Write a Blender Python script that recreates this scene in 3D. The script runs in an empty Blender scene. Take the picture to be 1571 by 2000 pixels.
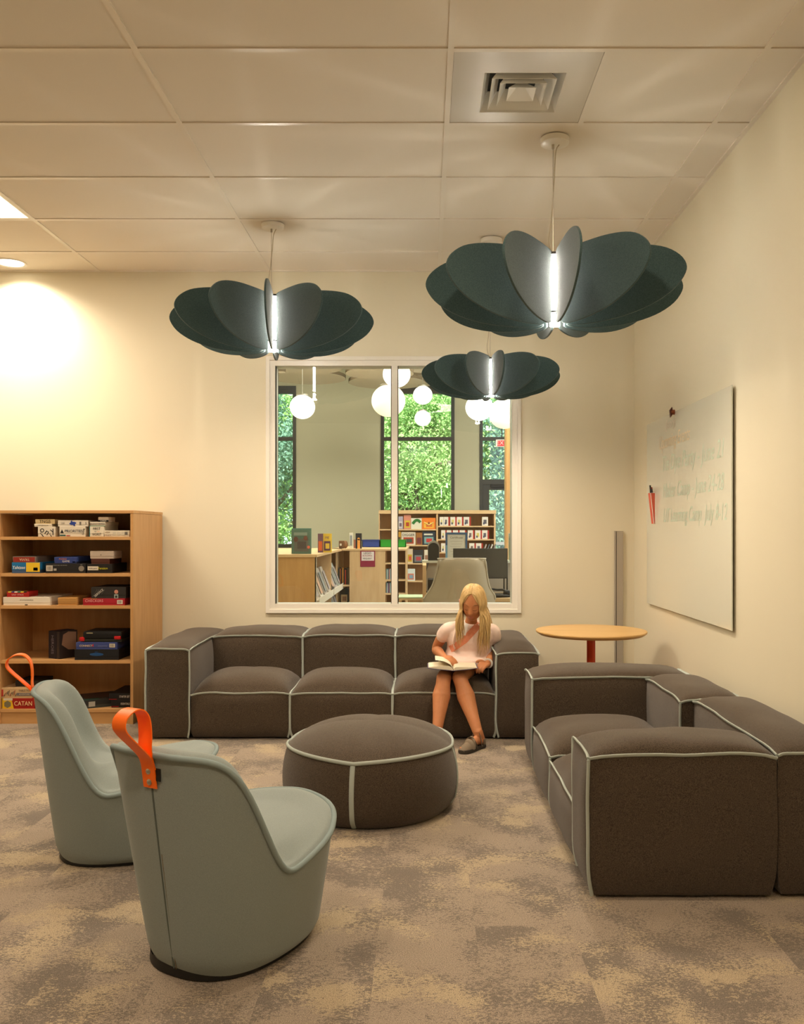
import bpy, math, random
import numpy as np
from mathutils import Vector, Matrix, Euler, noise
random.seed(7); np.random.seed(7)
R = math.radians
S = bpy.context.scene
C = S.collection

# ------------------------------------------------------------------ camera, world, light, exposure
F = 1704.0; VX, VY = 830.0, 1035.0; CH = 1.24          # focal length in pixels, vanishing point, eye height
cam = bpy.data.objects.new('camera', bpy.data.cameras.new('camera')); C.objects.link(cam)
cam.location = (0, 0, CH); cam.rotation_euler = (R(90), 0, 0)
cam.data.sensor_width = 36; cam.data.sensor_fit = 'AUTO'
cam.data.lens = F / 2000 * 36
cam.data.shift_x = (785.5 - VX) / 2000; cam.data.shift_y = (VY - 1000) / 2000
cam.data.clip_start = 0.05; cam.data.clip_end = 300
S.camera = cam
S.view_settings.view_transform = 'Standard'; S.view_settings.look = 'None'
S.view_settings.exposure = 0.0; S.view_settings.gamma = 1; S.view_settings.use_curve_mapping = False
S.cycles.use_denoising = True
S.cycles.max_bounces = 8; S.cycles.diffuse_bounces = 5; S.cycles.transparent_max_bounces = 12
S.cycles.sample_clamp_indirect = 6; S.cycles.caustics_reflective = False; S.cycles.caustics_refractive = False

W = bpy.data.worlds.new('sky'); S.world = W; W.use_nodes = True
bg = W.node_tree.nodes['Background']; bg.inputs[0].default_value = (0.72, 0.86, 1.0, 1); bg.inputs[1].default_value = 3.2

def light(name, kind, loc, power, color, size=0.2, aim=None, size_y=None, spot=None, blend=0.5):
    d = bpy.data.lights.new(name, kind); d.energy = power; d.color = color
    if kind == 'AREA':
        d.size = size
        if size_y: d.shape = 'RECTANGLE'; d.size_y = size_y
        else: d.shape = 'DISK'
    elif kind == 'SPOT': d.shadow_soft_size = size; d.spot_size = R(spot or 90); d.spot_blend = blend
    elif kind == 'SUN': d.angle = R(2)
    o = bpy.data.objects.new(name, d); C.objects.link(o); o.location = loc
    if aim is not None:
        o.rotation_euler = (Vector(aim) - Vector(loc)).to_track_quat('-Z', 'Y').to_euler()
    return o
WARM = (1.0, 0.82, 0.61); WARMER = (1.0, 0.74, 0.44)
sun = light('sun', 'SUN', (0, 0, 20), 11, (1, 0.96, 0.86), aim=(3, 16, 0))
# lamps at ceiling height; only the first downlight and the panel stand inside the picture
light('downlight_or_fill_lamp', 'SPOT', (-2.86, 6.02, 3.05), 130, (1.0, 0.89, 0.72), 0.05, aim=(-2.86, 6.06, 0), spot=150, blend=1.0)
for lx, ly, pw in ((-1.75, 2.75, 18), (0.2, 2.6, 18), (-0.6, 0.6, 24), (-2.6, 1.2, 20), (1.0, 0.2, 20)):  # unseen fill lamps added out of view to brighten the room
    light('downlight_or_fill_lamp', 'AREA', (lx, ly, 3.06), pw, WARM, 0.16, aim=(lx, ly, 0))
light('ceiling_panel_lamp', 'AREA', (-2.95, 4.89, 3.055), 48, WARM, 1.1, aim=(-2.95, 4.89, 0), size_y=0.5)
for lx, ly, pw in ((-2.2, 10.0, 190), (1.6, 10.2, 190), (0.0, 7.6, 80)):   # unseen fill lamps added under the hall ceiling to brighten it
    light('hall_fill_lamp', 'AREA', (lx, ly, 4.1), pw, (1, 0.93, 0.78), 1.6, aim=(lx, ly, 0))

# ------------------------------------------------------------------ helpers
def lin(c):
    return tuple(((v / 255) / 12.92 if v / 255 <= 0.04045 else ((v / 255 + 0.055) / 1.055) ** 2.4) for v in c)
def P(px, py, Y):
    return Vector(((px - VX) * Y / F, Y, CH - (py - VY) * Y / F))
def Xp(px, Y): return (px - VX) * Y / F
def Zp(py, Y): return CH - (py - VY) * Y / F

M = {}
def mat(name, col, rough=0.6, spec=0.3, metal=0.0, emit=None, es=1.0, grain=None, bump=0.0, bscale=60, sheen=0.0, col2=None, nscale=20, stretch=(1, 1, 1), coat=0.0, alpha=None, sss=0.0):
    if name in M: return M[name]
    m = bpy.data.materials.new(name); m.use_nodes = True; nt = m.node_tree; b = nt.nodes['Principled BSDF']
    b.inputs['Base Color'].default_value = (*col, 1); b.inputs['Roughness'].default_value = rough
    b.inputs['Specular IOR Level'].default_value = spec; b.inputs['Metallic'].default_value = metal
    if sheen: b.inputs['Sheen Weight'].default_value = sheen; b.inputs['Sheen Roughness'].default_value = 0.5
    if coat: b.inputs['Coat Weight'].default_value = coat; b.inputs['Coat Roughness'].default_value = 0.1
    if sss:
        b.inputs['Subsurface Weight'].default_value = sss; b.inputs['Subsurface Radius'].default_value = (0.012, 0.004, 0.002); b.inputs['Subsurface Scale'].default_value = 1
    if emit: b.inputs['Emission Color'].default_value = (*emit, 1); b.inputs['Emission Strength'].default_value = es
    if col2 or bump:
        g = nt.nodes.new('ShaderNodeNewGeometry'); mp = nt.nodes.new('ShaderNodeMapping')
        tc = nt.nodes.new('ShaderNodeTexCoord')
        nt.links.new(tc.outputs['Object'], mp.inputs['Vector']); mp.inputs['Scale'].default_value = stretch
    if col2:
        n = nt.nodes.new('ShaderNodeTexNoise'); n.inputs['Scale'].default_value = nscale; n.inputs['Detail'].default_value = 5
        n.inputs['Roughness'].default_value = 0.65
        r = nt.nodes.new('ShaderNodeValToRGB'); r.color_ramp.elements[0].position = 0.32; r.color_ramp.elements[1].position = 0.68
        r.color_ramp.elements[0].color = (*col, 1); r.color_ramp.elements[1].color = (*col2, 1)
        nt.links.new(mp.outputs[0], n.inputs['Vector']); nt.links.new(n.outputs['Fac'], r.inputs[0]); nt.links.new(r.outputs[0], b.inputs['Base Color'])
    if bump:
        n2 = nt.nodes.new('ShaderNodeTexNoise'); n2.inputs['Scale'].default_value = bscale; n2.inputs['Detail'].default_value = 3
        bp = nt.nodes.new('ShaderNodeBump'); bp.inputs['Strength'].default_value = bump; bp.inputs['Distance'].default_value = 0.004
        nt.links.new(mp.outputs[0], n2.inputs['Vector']); nt.links.new(n2.outputs['Fac'], bp.inputs['Height']); nt.links.new(bp.outputs[0], b.inputs['Normal'])
    M[name] = m; return m
def flat(rgb, rough=0.55):
    return mat('colour_%d_%d_%d' % rgb, lin(rgb), rough)

class MB:
    def __init__(s): s.v = []; s.f = []
    def add(s, vs, fs):
        o = len(s.v); s.v += [tuple(v) for v in vs]; s.f += [tuple(i + o for i in f) for f in fs]; return s
    def box(s, x0, x1, y0, y1, z0, z1):
        return s.add([(x0, y0, z0), (x1, y0, z0), (x1, y1, z0), (x0, y1, z0), (x0, y0, z1), (x1, y0, z1), (x1, y1, z1), (x0, y1, z1)],
                     [(3, 2, 1, 0), (4, 5, 6, 7), (0, 1, 5, 4), (1, 2, 6, 5), (2, 3, 7, 6), (3, 0, 4, 7)])
    def tube(s, path, rad, n=8, flatn=None, up=(0, 0, 1), cap=True, closed=False):
        path = [Vector(p) for p in path]; k = len(path)
        if not hasattr(rad, '__len__'): rad = [rad] * k
        vs = []; fs = []; prev = None
        for i, p in enumerate(path):
            if closed: t = (path[(i + 1) % k] - path[i - 1])
            else: t = (path[min(i + 1, k - 1)] - path[max(i - 1, 0)])
            t.normalize()
            if prev is None:
                u = Vector(up) - t * t.dot(Vector(up))
                if u.length < 1e-3: u = t.orthogonal()
            else: u = prev - t * t.dot(prev)
            u.normalize(); prev = u; w = t.cross(u)
            r = rad[i]; ru, rw = (r if hasattr(r, '__len__') else (r, r))
            for j in range(n):
                a = 2 * math.pi * j / n
                vs.append(p + u * (math.cos(a) * ru) + w * (math.sin(a) * rw))
        for i in range(k if closed else k - 1):
            for j in range(n):
                a = i * n + j; b = i * n + (j + 1) % n; c = ((i + 1) % k) * n + (j + 1) % n; d = ((i + 1) % k) * n + j
                fs.append((a, b, c, d))
        if cap and not closed:
            fs.append(tuple(range(n - 1, -1, -1))); fs.append(tuple((k - 1) * n + j for j in range(n)))
        return s.add(vs, fs)
    def cyl(s, x, y, z0, z1, r, n=24, r1=None):
        return s.lathe(x, y, [(0, z0), (r, z0), (r if r1 is None else r1, z1), (0, z1)], n)
    def lathe(s, x, y, prof, n=32):
        vs = []; fs = []
        for (r, z) in prof:
            for j in range(n):
                a = 2 * math.pi * j / n; vs.append((x + max(r, 1e-5) * math.cos(a), y + max(r, 1e-5) * math.sin(a), z))
        for i in range(len(prof) - 1):
            for j in range(n):
                fs.append((i * n + j, i * n + (j + 1) % n, (i + 1) * n + (j + 1) % n, (i + 1) * n + j))
        return s.add(vs, fs)
    def grid(s, rows, wrap=False):
        n = len(rows[0]); vs = [p for r in rows for p in r]; fs = []
        for i in range(len(rows) - 1):
            for j in range(n if wrap else n - 1):
                fs.append((i * n + j, i * n + (j + 1) % n, (i + 1) * n + (j + 1) % n, (i + 1) * n + j))
        return s.add(vs, fs)
    def prism(s, pts, n):
        """closed outline (list of Vector) thickened along vector n, centred"""
        k = len(pts); n = Vector(n) * 0.5
        vs = [Vector(p) - n for p in pts] + [Vector(p) + n for p in pts]
        fs = [tuple(range(k - 1, -1, -1)), tuple(range(k, 2 * k))] + [(i, (i + 1) % k, k + (i + 1) % k, k + i) for i in range(k)]
        return s.add(vs, fs)
    def blob(s, c, rx, ry, rz, n=20, m=12):
        vs = []; fs = []
        for i in range(m + 1):
            th = math.pi * i / m
            for j in range(n):
                a = 2 * math.pi * j / n
                vs.append((c[0] + rx * max(math.sin(th), 1e-4) * math.cos(a), c[1] + ry * max(math.sin(th), 1e-4) * math.sin(a), c[2] + rz * math.cos(th)))
        for i in range(m):
            for j in range(n): fs.append((i * n + j, (i + 1) * n + j, (i + 1) * n + (j + 1) % n, i * n + (j + 1) % n))
        return s.add(vs, fs)
    def mesh(s, name, m=None, org=(0, 0, 0), smooth=False):
        me = bpy.data.meshes.new(name)
        me.from_pydata([(v[0] - org[0], v[1] - org[1], v[2] - org[2]) for v in s.v], [], s.f); me.update()
        if smooth is True: me.shade_smooth()
        elif smooth: me.shade_smooth(); me.set_sharp_from_angle(angle=R(smooth))
        if m is not None: me.materials.append(m)
        return me
    def build(s, name, m, parent=None, smooth=False, bevel=0, org=None, fix=True):
        if org is None: org = root_loc(parent)
        me = s.mesh(name, m, org, smooth)
        if fix:
            import bmesh
            bm = bmesh.new(); bm.from_mesh(me); bmesh.ops.remove_doubles(bm, verts=bm.verts, dist=2e-5); bmesh.ops.recalc_face_normals(bm, faces=bm.faces)
            if bevel:
                bmesh.ops.bevel(bm, geom=[e for e in bm.edges if len(e.link_faces) == 2 and e.calc_face_angle(0) > 0.6], offset=bevel, segments=2, affect='EDGES', profile=0.6)
            bm.to_mesh(me); bm.free()
            if smooth is True: me.shade_smooth()
            elif smooth: me.shade_smooth(); me.set_sharp_from_angle(angle=R(smooth))
        return link(name, me, parent)
def root_loc(p):
    v = Vector((0, 0, 0))
    while p is not None: v = v + p.location; p = p.parent
    return v
def link(name, data, parent=None):
    o = bpy.data.objects.new(name, data); C.objects.link(o)
    if parent is not None: o.parent = parent
    return o
def tag(o, label=None, cat=None, group=None, kind=None):
    if label: o['label'] = label
    if cat: o['category'] = cat
    if group: o['group'] = group
    if kind: o['kind'] = kind
    return o
def thing(name, label, cat, loc=(0, 0, 0), rotz=0, group=None):
    o = bpy.data.objects.new(name, None); C.objects.link(o); o.location = loc; o.rotation_euler = (0, 0, rotz)
    o.empty_display_size = 0.05
    return tag(o, label, cat, group)
def structure(o): o['kind'] = 'structure'; return o
def text(body, m, parent, size, mtx, align='CENTER', name='lettering', sx=1.0, shear=0.0, ext=0.0004, space=1.0):
    """flat lettering; mtx is its placement in world space (converted to the parent's frame, which is not rotated)"""
    cu = bpy.data.curves.new(name, 'FONT'); cu.body = body; cu.size = size; cu.align_x = align; cu.align_y = 'CENTER'; cu.extrude = ext; cu.shear = shear
    cu.space_character = space; cu.resolution_u = 3
    cu.materials.append(m)
    tmp = bpy.data.objects.new('t', cu); me = bpy.data.meshes.new_from_object(tmp); me.name = name
    bpy.data.objects.remove(tmp); bpy.data.curves.remove(cu)
    o = link(name, me, parent)
    o.matrix_basis = Matrix.Translation(-root_loc(parent)) @ mtx @ Matrix.Diagonal((sx, 1, 1, 1))
    return o
def face_cam(x, y, z, roll=0):
    return Matrix.Translation((x, y, z)) @ Matrix.Rotation(R(90), 4, 'X') @ Matrix.Rotation(R(roll), 4, 'Z')
def smoothpath(pts, n=6, closed=False):
    pts = [Vector(p) for p in pts]; k = len(pts); out = []
    rng = range(k) if closed else range(k - 1)
    for i in rng:
        if closed: p0, p1, p2, p3 = pts[i - 1], pts[i], pts[(i + 1) % k], pts[(i + 2) % k]
        else: p0, p1, p2, p3 = pts[max(i - 1, 0)], pts[i], pts[i + 1], pts[min(i + 2, k - 1)]
        for j in range(n):
            t = j / n
            out.append(0.5 * ((2 * p1) + (p2 - p0) * t + (2 * p0 - 5 * p1 + 4 * p2 - p3) * t * t + (3 * p1 - p0 - 3 * p2 + p3) * t ** 3))
    if not closed: out.append(pts[-1])
    return out
def interp(x, xs, ys): return float(np.interp(x, xs, ys))

# ------------------------------------------------------------------ materials
def wood(name, c1, c2, axis='z', rough=0.4, scale=7, spec=0.35):
    st = {'x': (0.12, 1, 1), 'y': (1, 0.12, 1), 'z': (1, 1, 0.12)}[axis]
    return mat(name, lin(c1), rough, spec, col2=lin(c2), nscale=scale, stretch=tuple(v * 3 for v in st))
WALL = mat('cream_wall_paint', (0.73, 0.67, 0.515), 0.55, 0.25, bump=0.02, bscale=150)
CEIL = mat('ceiling_board', (0.80, 0.735, 0.63), 0.8, 0.1, bump=0.1, bscale=260)
GRIDM = mat('ceiling_grid_paint', (0.78, 0.715, 0.61), 0.35, 0.4)
WHITE = mat('white_painted_metal', (0.82, 0.79, 0.72), 0.3, 0.4)
TRIM = mat('window_frame_paint', (0.80, 0.765, 0.69), 0.35, 0.35)
BEECH = wood('beech_laminate', (188, 142, 90), (203, 158, 106), 'z', 0.36)
BEECHX = wood('beech_laminate_shelf', (188, 142, 90), (203, 158, 106), 'x', 0.4)
MAPLE = wood('maple_laminate', (202, 164, 118), (214, 178, 134), 'z', 0.45)
MAPLEX = wood('maple_laminate_shelf', (206, 170, 124), (217, 183, 140), 'x', 0.45)
OAK = wood('honey_maple_laminate', (186, 138, 82), (201, 155, 98), 'z', 0.45)
OAKTOP = wood('oak_table_top', (202, 160, 100), (216, 178, 118), 'x', 0.35, 5)
DKFAB = mat('dark_grey_brown_wool', (0.026, 0.0165, 0.010), 0.95, 0.1, col2=(0.122, 0.090, 0.062), nscale=330, bump=0.5, bscale=500, sheen=0.25)
PIPE = mat('pale_grey_green_piping', (0.42, 0.465, 0.43), 0.85, 0.15, bump=0.2, bscale=400)
BLUEFAB = mat('grey_blue_chair_fabric', (0.22, 0.258, 0.248), 0.9, 0.15, col2=(0.29, 0.332, 0.32), nscale=500, bump=0.25, bscale=600, sheen=0.2)
BLUEPIPE = mat('grey_blue_welt', (0.25, 0.31, 0.31), 0.9, 0.15, bump=0.15, bscale=500)
FELT = mat('dark_teal_felt', (0.036, 0.072, 0.077), 0.95, 0.1, col2=(0.078, 0.124, 0.128), nscale=260, bump=0.3, bscale=300, sheen=0.2)
ORANGE = mat('orange_rubber', lin((255, 112, 14)), 0.42, 0.4)
ORANGEPAINT = mat('orange_red_painted_steel', lin((206, 66, 24)), 0.4, 0.4)
BLACK = mat('black_plastic', (0.012, 0.011, 0.010), 0.45, 0.3)
SOFTBLACK = mat('soft_black', (0.03, 0.028, 0.025), 0.6, 0.3)
STEEL = mat('brushed_steel', (0.55, 0.5, 0.42), 0.3, 0.5, metal=1.0)
GREYMETAL = mat('grey_anodised_metal', (0.42, 0.375, 0.31), 0.45, 0.4, metal=0.3)
VENTW = mat('vent_louvre_paint', (.86, .84, .78), .4, .4)
LED = mat('led_tube', (1, 1, 1), 0.4, emit=(1.0, 0.93, 0.80), es=172)
BRONZE = mat('dark_bronze_frame', (0.035, 0.032, 0.024), 0.4, 0.4)
SAGE = mat('sage_cream_wall_paint', (0.56, 0.53, 0.38), 0.7, 0.2)
def glassmat():
    m = bpy.data.materials.new('window_glass'); m.use_nodes = True; nt = m.node_tree; nt.nodes.clear()
    o = nt.nodes.new('ShaderNodeOutputMaterial'); mx = nt.nodes.new('ShaderNodeMixShader'); t = nt.nodes.new('ShaderNodeBsdfTransparent'); g = nt.nodes.new('ShaderNodeBsdfGlossy')
    fr = nt.nodes.new('ShaderNodeFresnel'); fr.inputs['IOR'].default_value = 1.5; g.inputs['Roughness'].default_value = 0.0; t.inputs['Color'].default_value = (0.95, 0.97, 0.95, 1)
    nt.links.new(fr.outputs[0], mx.inputs[0]); nt.links.new(t.outputs[0], mx.inputs[1]); nt.links.new(g.outputs[0], mx.inputs[2]); nt.links.new(mx.outputs[0], o.inputs[0])
    return m
GLASS = glassmat()
def carpetmat():
    m = bpy.data.materials.new('mottled_carpet'); m.use_nodes = True; nt = m.node_tree; b = nt.nodes['Principled BSDF']; N = nt.nodes.new; L = nt.links.new
    b.inputs['Roughness'].default_value = 0.98; b.inputs['Specular IOR Level'].default_value = 0.05; b.inputs['Sheen Weight'].default_value = 0.15
    g = N('ShaderNodeNewGeometry'); oi = N('ShaderNodeObjectInfo')
    mul = N('ShaderNodeMath'); mul.operation = 'MULTIPLY'; mul.inputs[1].default_value = 1.0
    sub = N('ShaderNodeMath'); sub.operation = 'MULTIPLY'; sub.inputs[1].default_value = 0.28; L(oi.outputs['Random'], sub.inputs[0])
    cx = N('ShaderNodeCombineXYZ'); L(sub.outputs[0], cx.inputs[2]); 
    # pattern carries on across most joints and breaks at some, as laid tiles do
    fl = N('ShaderNodeMath'); fl.operation = 'GREATER_THAN'; fl.inputs[1].default_value = 0.0; L(oi.outputs['Random'], fl.inputs[0]); L(fl.outputs[0], mul.inputs[0])
    vs = N('ShaderNodeVectorMath'); vs.operation = 'SCALE'; L(cx.outputs[0], vs.inputs[0]); L(mul.outputs[0], vs.inputs['Scale'])
    ad = N('ShaderNodeVectorMath'); ad.operation = 'ADD'; L(g.outputs['Position'], ad.inputs[0]); L(vs.outputs[0], ad.inputs[1])
    def noi(scale, det, rough, st=(1, 1, 1), off=(0, 0, 0)):
        mp = N('ShaderNodeMapping'); mp.inputs['Scale'].default_value = st; mp.inputs['Location'].default_value = off; L(ad.outputs[0], mp.inputs[0])
        n = N('ShaderNodeTexNoise'); n.inputs['Scale'].default_value = scale; n.inputs['Detail'].default_value = det; n.inputs['Roughness'].default_value = rough; L(mp.outputs[0], n.inputs['Vector']); return n
    def madd(a_, k_, b_):
        m_ = N('ShaderNodeMath'); m_.operation = 'MULTIPLY_ADD'; L(a_.outputs[0], m_.inputs[0]); m_.inputs[1].default_value = k_; L(b_.outputs[0], m_.inputs[2]); return m_
    def step(src, lo, hi):
        m_ = N('ShaderNodeMapRange'); m_.interpolation_type = 'SMOOTHSTEP'; m_.inputs['From Min'].default_value = lo; m_.inputs['From Max'].default_value = hi; L(src.outputs[0], m_.inputs['Value']); return m_
    def mix(f_, c1, c2):
        m_ = N('ShaderNodeMix'); m_.data_type = 'RGBA'; L(f_.outputs[0], m_.inputs['Factor'])
        for inp, c_ in ((m_.inputs[6], c1), (m_.inputs[7], c2)):
            if isinstance(c_, tuple): inp.default_value = (*c_, 1)
            else: L(c_.outputs[2], inp)
        return m_
    sp1 = noi(120, 2, 0.8, (0.75, 1.15, 1)); sp2 = noi(38, 3, 0.7, (0.6, 1.3, 1)); big = noi(4.6, 2.5, 0.5); big2 = noi(3.7, 2.5, 0.5, (1, 1.2, 1), (7, 3, 1))
    t1 = madd(sp1, 1.0, madd(sp2, 0.22, big)); t2 = madd(sp1, 0.5, madd(sp2, 0.14, big2))
    col = mix(step(t1, 1.00, 1.16), (0.185, 0.152, 0.124), (0.335, 0.268, 0.208)); r = mix(step(t2, 0.87, 0.96), col, (0.43, 0.342, 0.232))
    ng = N('ShaderNodeTexNoise'); ng.inputs['Scale'].default_value = 330; ng.inputs['Detail'].default_value = 3; L(g.outputs['Position'], ng.inputs['Vector'])
    mr = N('ShaderNodeMapRange'); mr.inputs['From Min'].default_value = 0.3; mr.inputs['From Max'].default_value = 0.7; mr.inputs['To Min'].default_value = 0.50; mr.inputs['To Max'].default_value = 1.45; L(ng.outputs['Fac'], mr.inputs['Value'])
    vm = N('ShaderNodeVectorMath'); vm.operation = 'SCALE'; L(r.outputs[2], vm.inputs[0]); L(mr.outputs[0], vm.inputs['Scale']); L(vm.outputs[0], b.inputs['Base Color'])
    bp = N('ShaderNodeBump'); bp.inputs['Strength'].default_value = 0.6; bp.inputs['Distance'].default_value = 0.004; L(ng.outputs['Fac'], bp.inputs['Height']); L(bp.outputs[0], b.inputs['Normal'])
    return m
CARPET = carpetmat()

# ------------------------------------------------------------------ room shell
XL, XR, YB, YN, ZC = -4.4, 1.49, 6.21, -2.6, 3.08
WX0, WX1, WZ0, WZ1 = Xp(527, YB), Xp(1011, YB), Zp(1190, YB), Zp(704, YB)
w = MB(); w.box(XL, WX0, YB, YB + .16, 0, 4.3).box(WX1, XR + .12, YB, YB + .16, 0, 4.3).box(WX0, WX1, YB, YB + .16, 0, WZ0).box(WX0, WX1, YB, YB + .16, WZ1, 4.3)
structure(w.build('wall_back', WALL))
structure(MB().box(XR, XR + .12, YN - .12, YB, 0, 3.3).build('wall_right', WALL))
structure(MB().box(XL - .12, XL, YN - .12, YB + .16, 0, 3.3).build('wall_left', WALL))
structure(MB().box(XL, XR, YN - .12, YN, 0, 3.3).build('wall_front', WALL))
structure(MB().box(XR - .012, XR, YN, YB, 0, .1).build('baseboard_right', SOFTBLACK))
structure(MB().box(XL, XR, YB - .012, YB, 0, .1).build('baseboard_back', SOFTBLACK))
flo = structure(MB().box(XL - .2, XR + .2, YN - .2, YB + .16, -.1, -.008).build('floor', mat('concrete_underfloor', (.12, .1, .09), .9)))
cw, cl = .30, .90
tm = MB().box(.0001, cw - .0001, .0001, cl - .0001, -.008, 0).mesh('carpet_tile', CARPET)
k = 0
for i in range(-13, 6):
    x = .157 + i * cw
    off = (i % 3) * .30 + .033
    for j in range(-4, 8):
        y = off + j * cl
        if x + cw > XR + .12 or x < XL: continue
        if y > YB - .05 or y + cl < .9: continue
        if x + cw < -(y + cl) * .52 - .3: continue
        o = link('carpet_tile', tm, flo); o.location = (x, y, 0); k += 1
        if y + cl > YB: o.scale = (1, (YB - y) / cl, 1)
structure(MB().box(XR - .14 - .2, XR, .9, YB, -.008, -.0005).build('carpet_border', CARPET, flo))
structure(MB().box(XL, XR, YN, .93, -.0085, -.0005).build('carpet_border', CARPET, flo))

# suspended ceiling: boards as single panels, T-bars as single rails
ceil = structure(MB().box(XL - .12, XR + .12, YN - .12, YB + .02, ZC + .09, ZC + .16).build('ceiling', CEIL))
gx = [-3.53, -2.32, -1.11, .10, 1.31]; gy = [YB - .425 - .61 * i for i in range(0, 15)]
cellx = [(XL, gx[0])] + [(gx[i], gx[i + 1]) for i in range(4)] + [(gx[-1], XR)]
celly = [(gy[0], YB)] + [(gy[i + 1], gy[i]) for i in range(14)]
mesh_cache = {}
VX0, VX1, VY0, VY1 = .10, .705, gy[4], gy[3]           # the metal vent panel sits here
for (x0, x1) in cellx:
    for (y0, y1) in celly:
        if y1 < 1.4: continue
        a = x0
        if abs(y0 - VY0) < .01 and abs(x0 - .10) < .01: a = VX1
        if abs(x0 + 3.53) < .01 and abs(y1 - gy[1]) < .01: continue                      # lamp panel
        key = (round(x1 - a, 3), round(y1 - y0, 3))
        if key not in mesh_cache: mesh_cache[key] = MB().box(.003, key[0] - .003, .003, key[1] - .003, 0, .014).mesh('ceiling_panel', CEIL)
        o = link('ceiling_panel', mesh_cache[key], ceil); o.location = (a, y0, ZC + .004)
for x in gx: MB().box(x - .012, x + .012, 1.2, YB, ZC - .002, ZC + .006).build('ceiling_rail', GRIDM, ceil)
for y in gy:
    if y > 1.3: MB().box(XL, XR, y - .012, y + .012, ZC - .0014, ZC + .006).build('ceiling_rail', GRIDM, ceil)
MB().box(VX1 - .012, VX1 + .012, VY0, VY1, ZC - .0017, ZC + .006).build('ceiling_rail', GRIDM, ceil)
MB().box(XR - .022, XR, 1.2, YB, ZC - .003, ZC + .006).build('wall_angle', GRIDM, ceil)
MB().box(XL, XR, YB - .022, YB, ZC - .003, ZC + .006).build('wall_angle', GRIDM, ceil)
MB().box(XL, XR, YN, 1.4, ZC + .003, ZC + .02).build('ceiling_panel', CEIL, ceil)

# troffer and downlight at the left
t = thing('ceiling_light_panel', 'lit rectangular light panel set in the ceiling at the left edge', 'ceiling light', (-2.925, gy[1] - .305, ZC))
MB().box(-3.50, -2.34, gy[2] + .02, gy[1] - .02, ZC + .004, ZC + .012).build('diffuser', mat('lamp_diffuser', (.9, .88, .8), .5, emit=(1, .86, .64), es=1.6), t)
MB().box(-3.525, -3.50, gy[2] + .006, gy[1] - .006, ZC, ZC + .015).box(-2.34, -2.325, gy[2] + .006, gy[1] - .006, ZC, ZC + .015).box(-3.5, -2.34, gy[2] + .006, gy[2] + .02, ZC, ZC + .015).box(-3.5, -2.34, gy[1] - .02, gy[1] - .006, ZC, ZC + .015).build('frame', WHITE, t)
t = thing('recessed_downlight', 'glowing round downlight in the ceiling close to the back wall', 'ceiling light', (-2.86, 6.02, ZC))
MB().lathe(-2.86, 6.02, [(.085, ZC + .002), (.105, ZC - .004), (.105, ZC + .004)], 28).build('trim_ring', WHITE, t, smooth=40)
MB().lathe(-2.86, 6.02, [(.0, ZC + .001), (.086, ZC + .001)], 28).build('lens', mat('downlight_lens', (1, 1, 1), .5, emit=(1, .88, .68), es=7), t)

# square vent
v = thing('ceiling_vent', 'square white louvred air diffuser in a flat metal ceiling panel', 'vent', ((VX0 + VX1) / 2, (VY0 + VY1) / 2, ZC))
VM = mat('satin_white_vent_metal', (.60, .55, .47), .32, .5, metal=.1)
cx, cy = Xp(1018, 3.68), 3.68; h0 = .165
pn = MB(); z0, z1 = ZC + .001, ZC + .005
pn.box(VX0 + .013, cx - h0, VY0 + .013, VY1 - .013, z0, z1).box(cx + h0, VX1 - .013, VY0 + .013, VY1 - .013, z0, z1).box(cx - h0, cx + h0, VY0 + .013, cy - h0, z0, z1).box(cx - h0, cx + h0, cy + h0, VY1 - .013, z0, z1)
pn.build('mounting_panel', VM, v)
def louvre(ha, za, hb, zb, nm):
    b = MB(); t_ = .002
    A = [(cx - ha, cy - ha, za), (cx + ha, cy - ha, za), (cx + ha, cy + ha, za), (cx - ha, cy + ha, za)]
    B = [(cx - hb, cy - hb, zb), (cx + hb, cy - hb, zb), (cx + hb, cy + hb, zb), (cx - hb, cy + hb, zb)]
    for i in range(4):
        j = (i + 1) % 4
        b.add([A[i], A[j], B[j], B[i], (A[i][0], A[i][1], za + t_), (A[j][0], A[j][1], za + t_), (B[j][0], B[j][1], zb + t_), (B[i][0], B[i][1], zb + t_)], [(0, 1, 2, 3), (7, 6, 5, 4), (0, 4, 5, 1), (3, 2, 6, 7)])
    b.build(nm, VENTW, v, fix=False)
louvre(h0, ZC, h0 - .032, ZC + .075, 'louvre')
louvre(.132, ZC - .006, .095, ZC + .055, 'louvre'); louvre(.096, ZC - .006, .062, ZC + .05, 'louvre')
louvre(.057, ZC - .004, .012, ZC + .04, 'louvre')
MB().box(cx - .012, cx + .012, cy + .055, cy + .125, ZC + .012, ZC + .03).build('bracket', VM, v)
MB().box(cx - h0, cx + h0, cy - h0, cy + h0, ZC + .08, ZC + .084).build('duct', BLACK, v)

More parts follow.
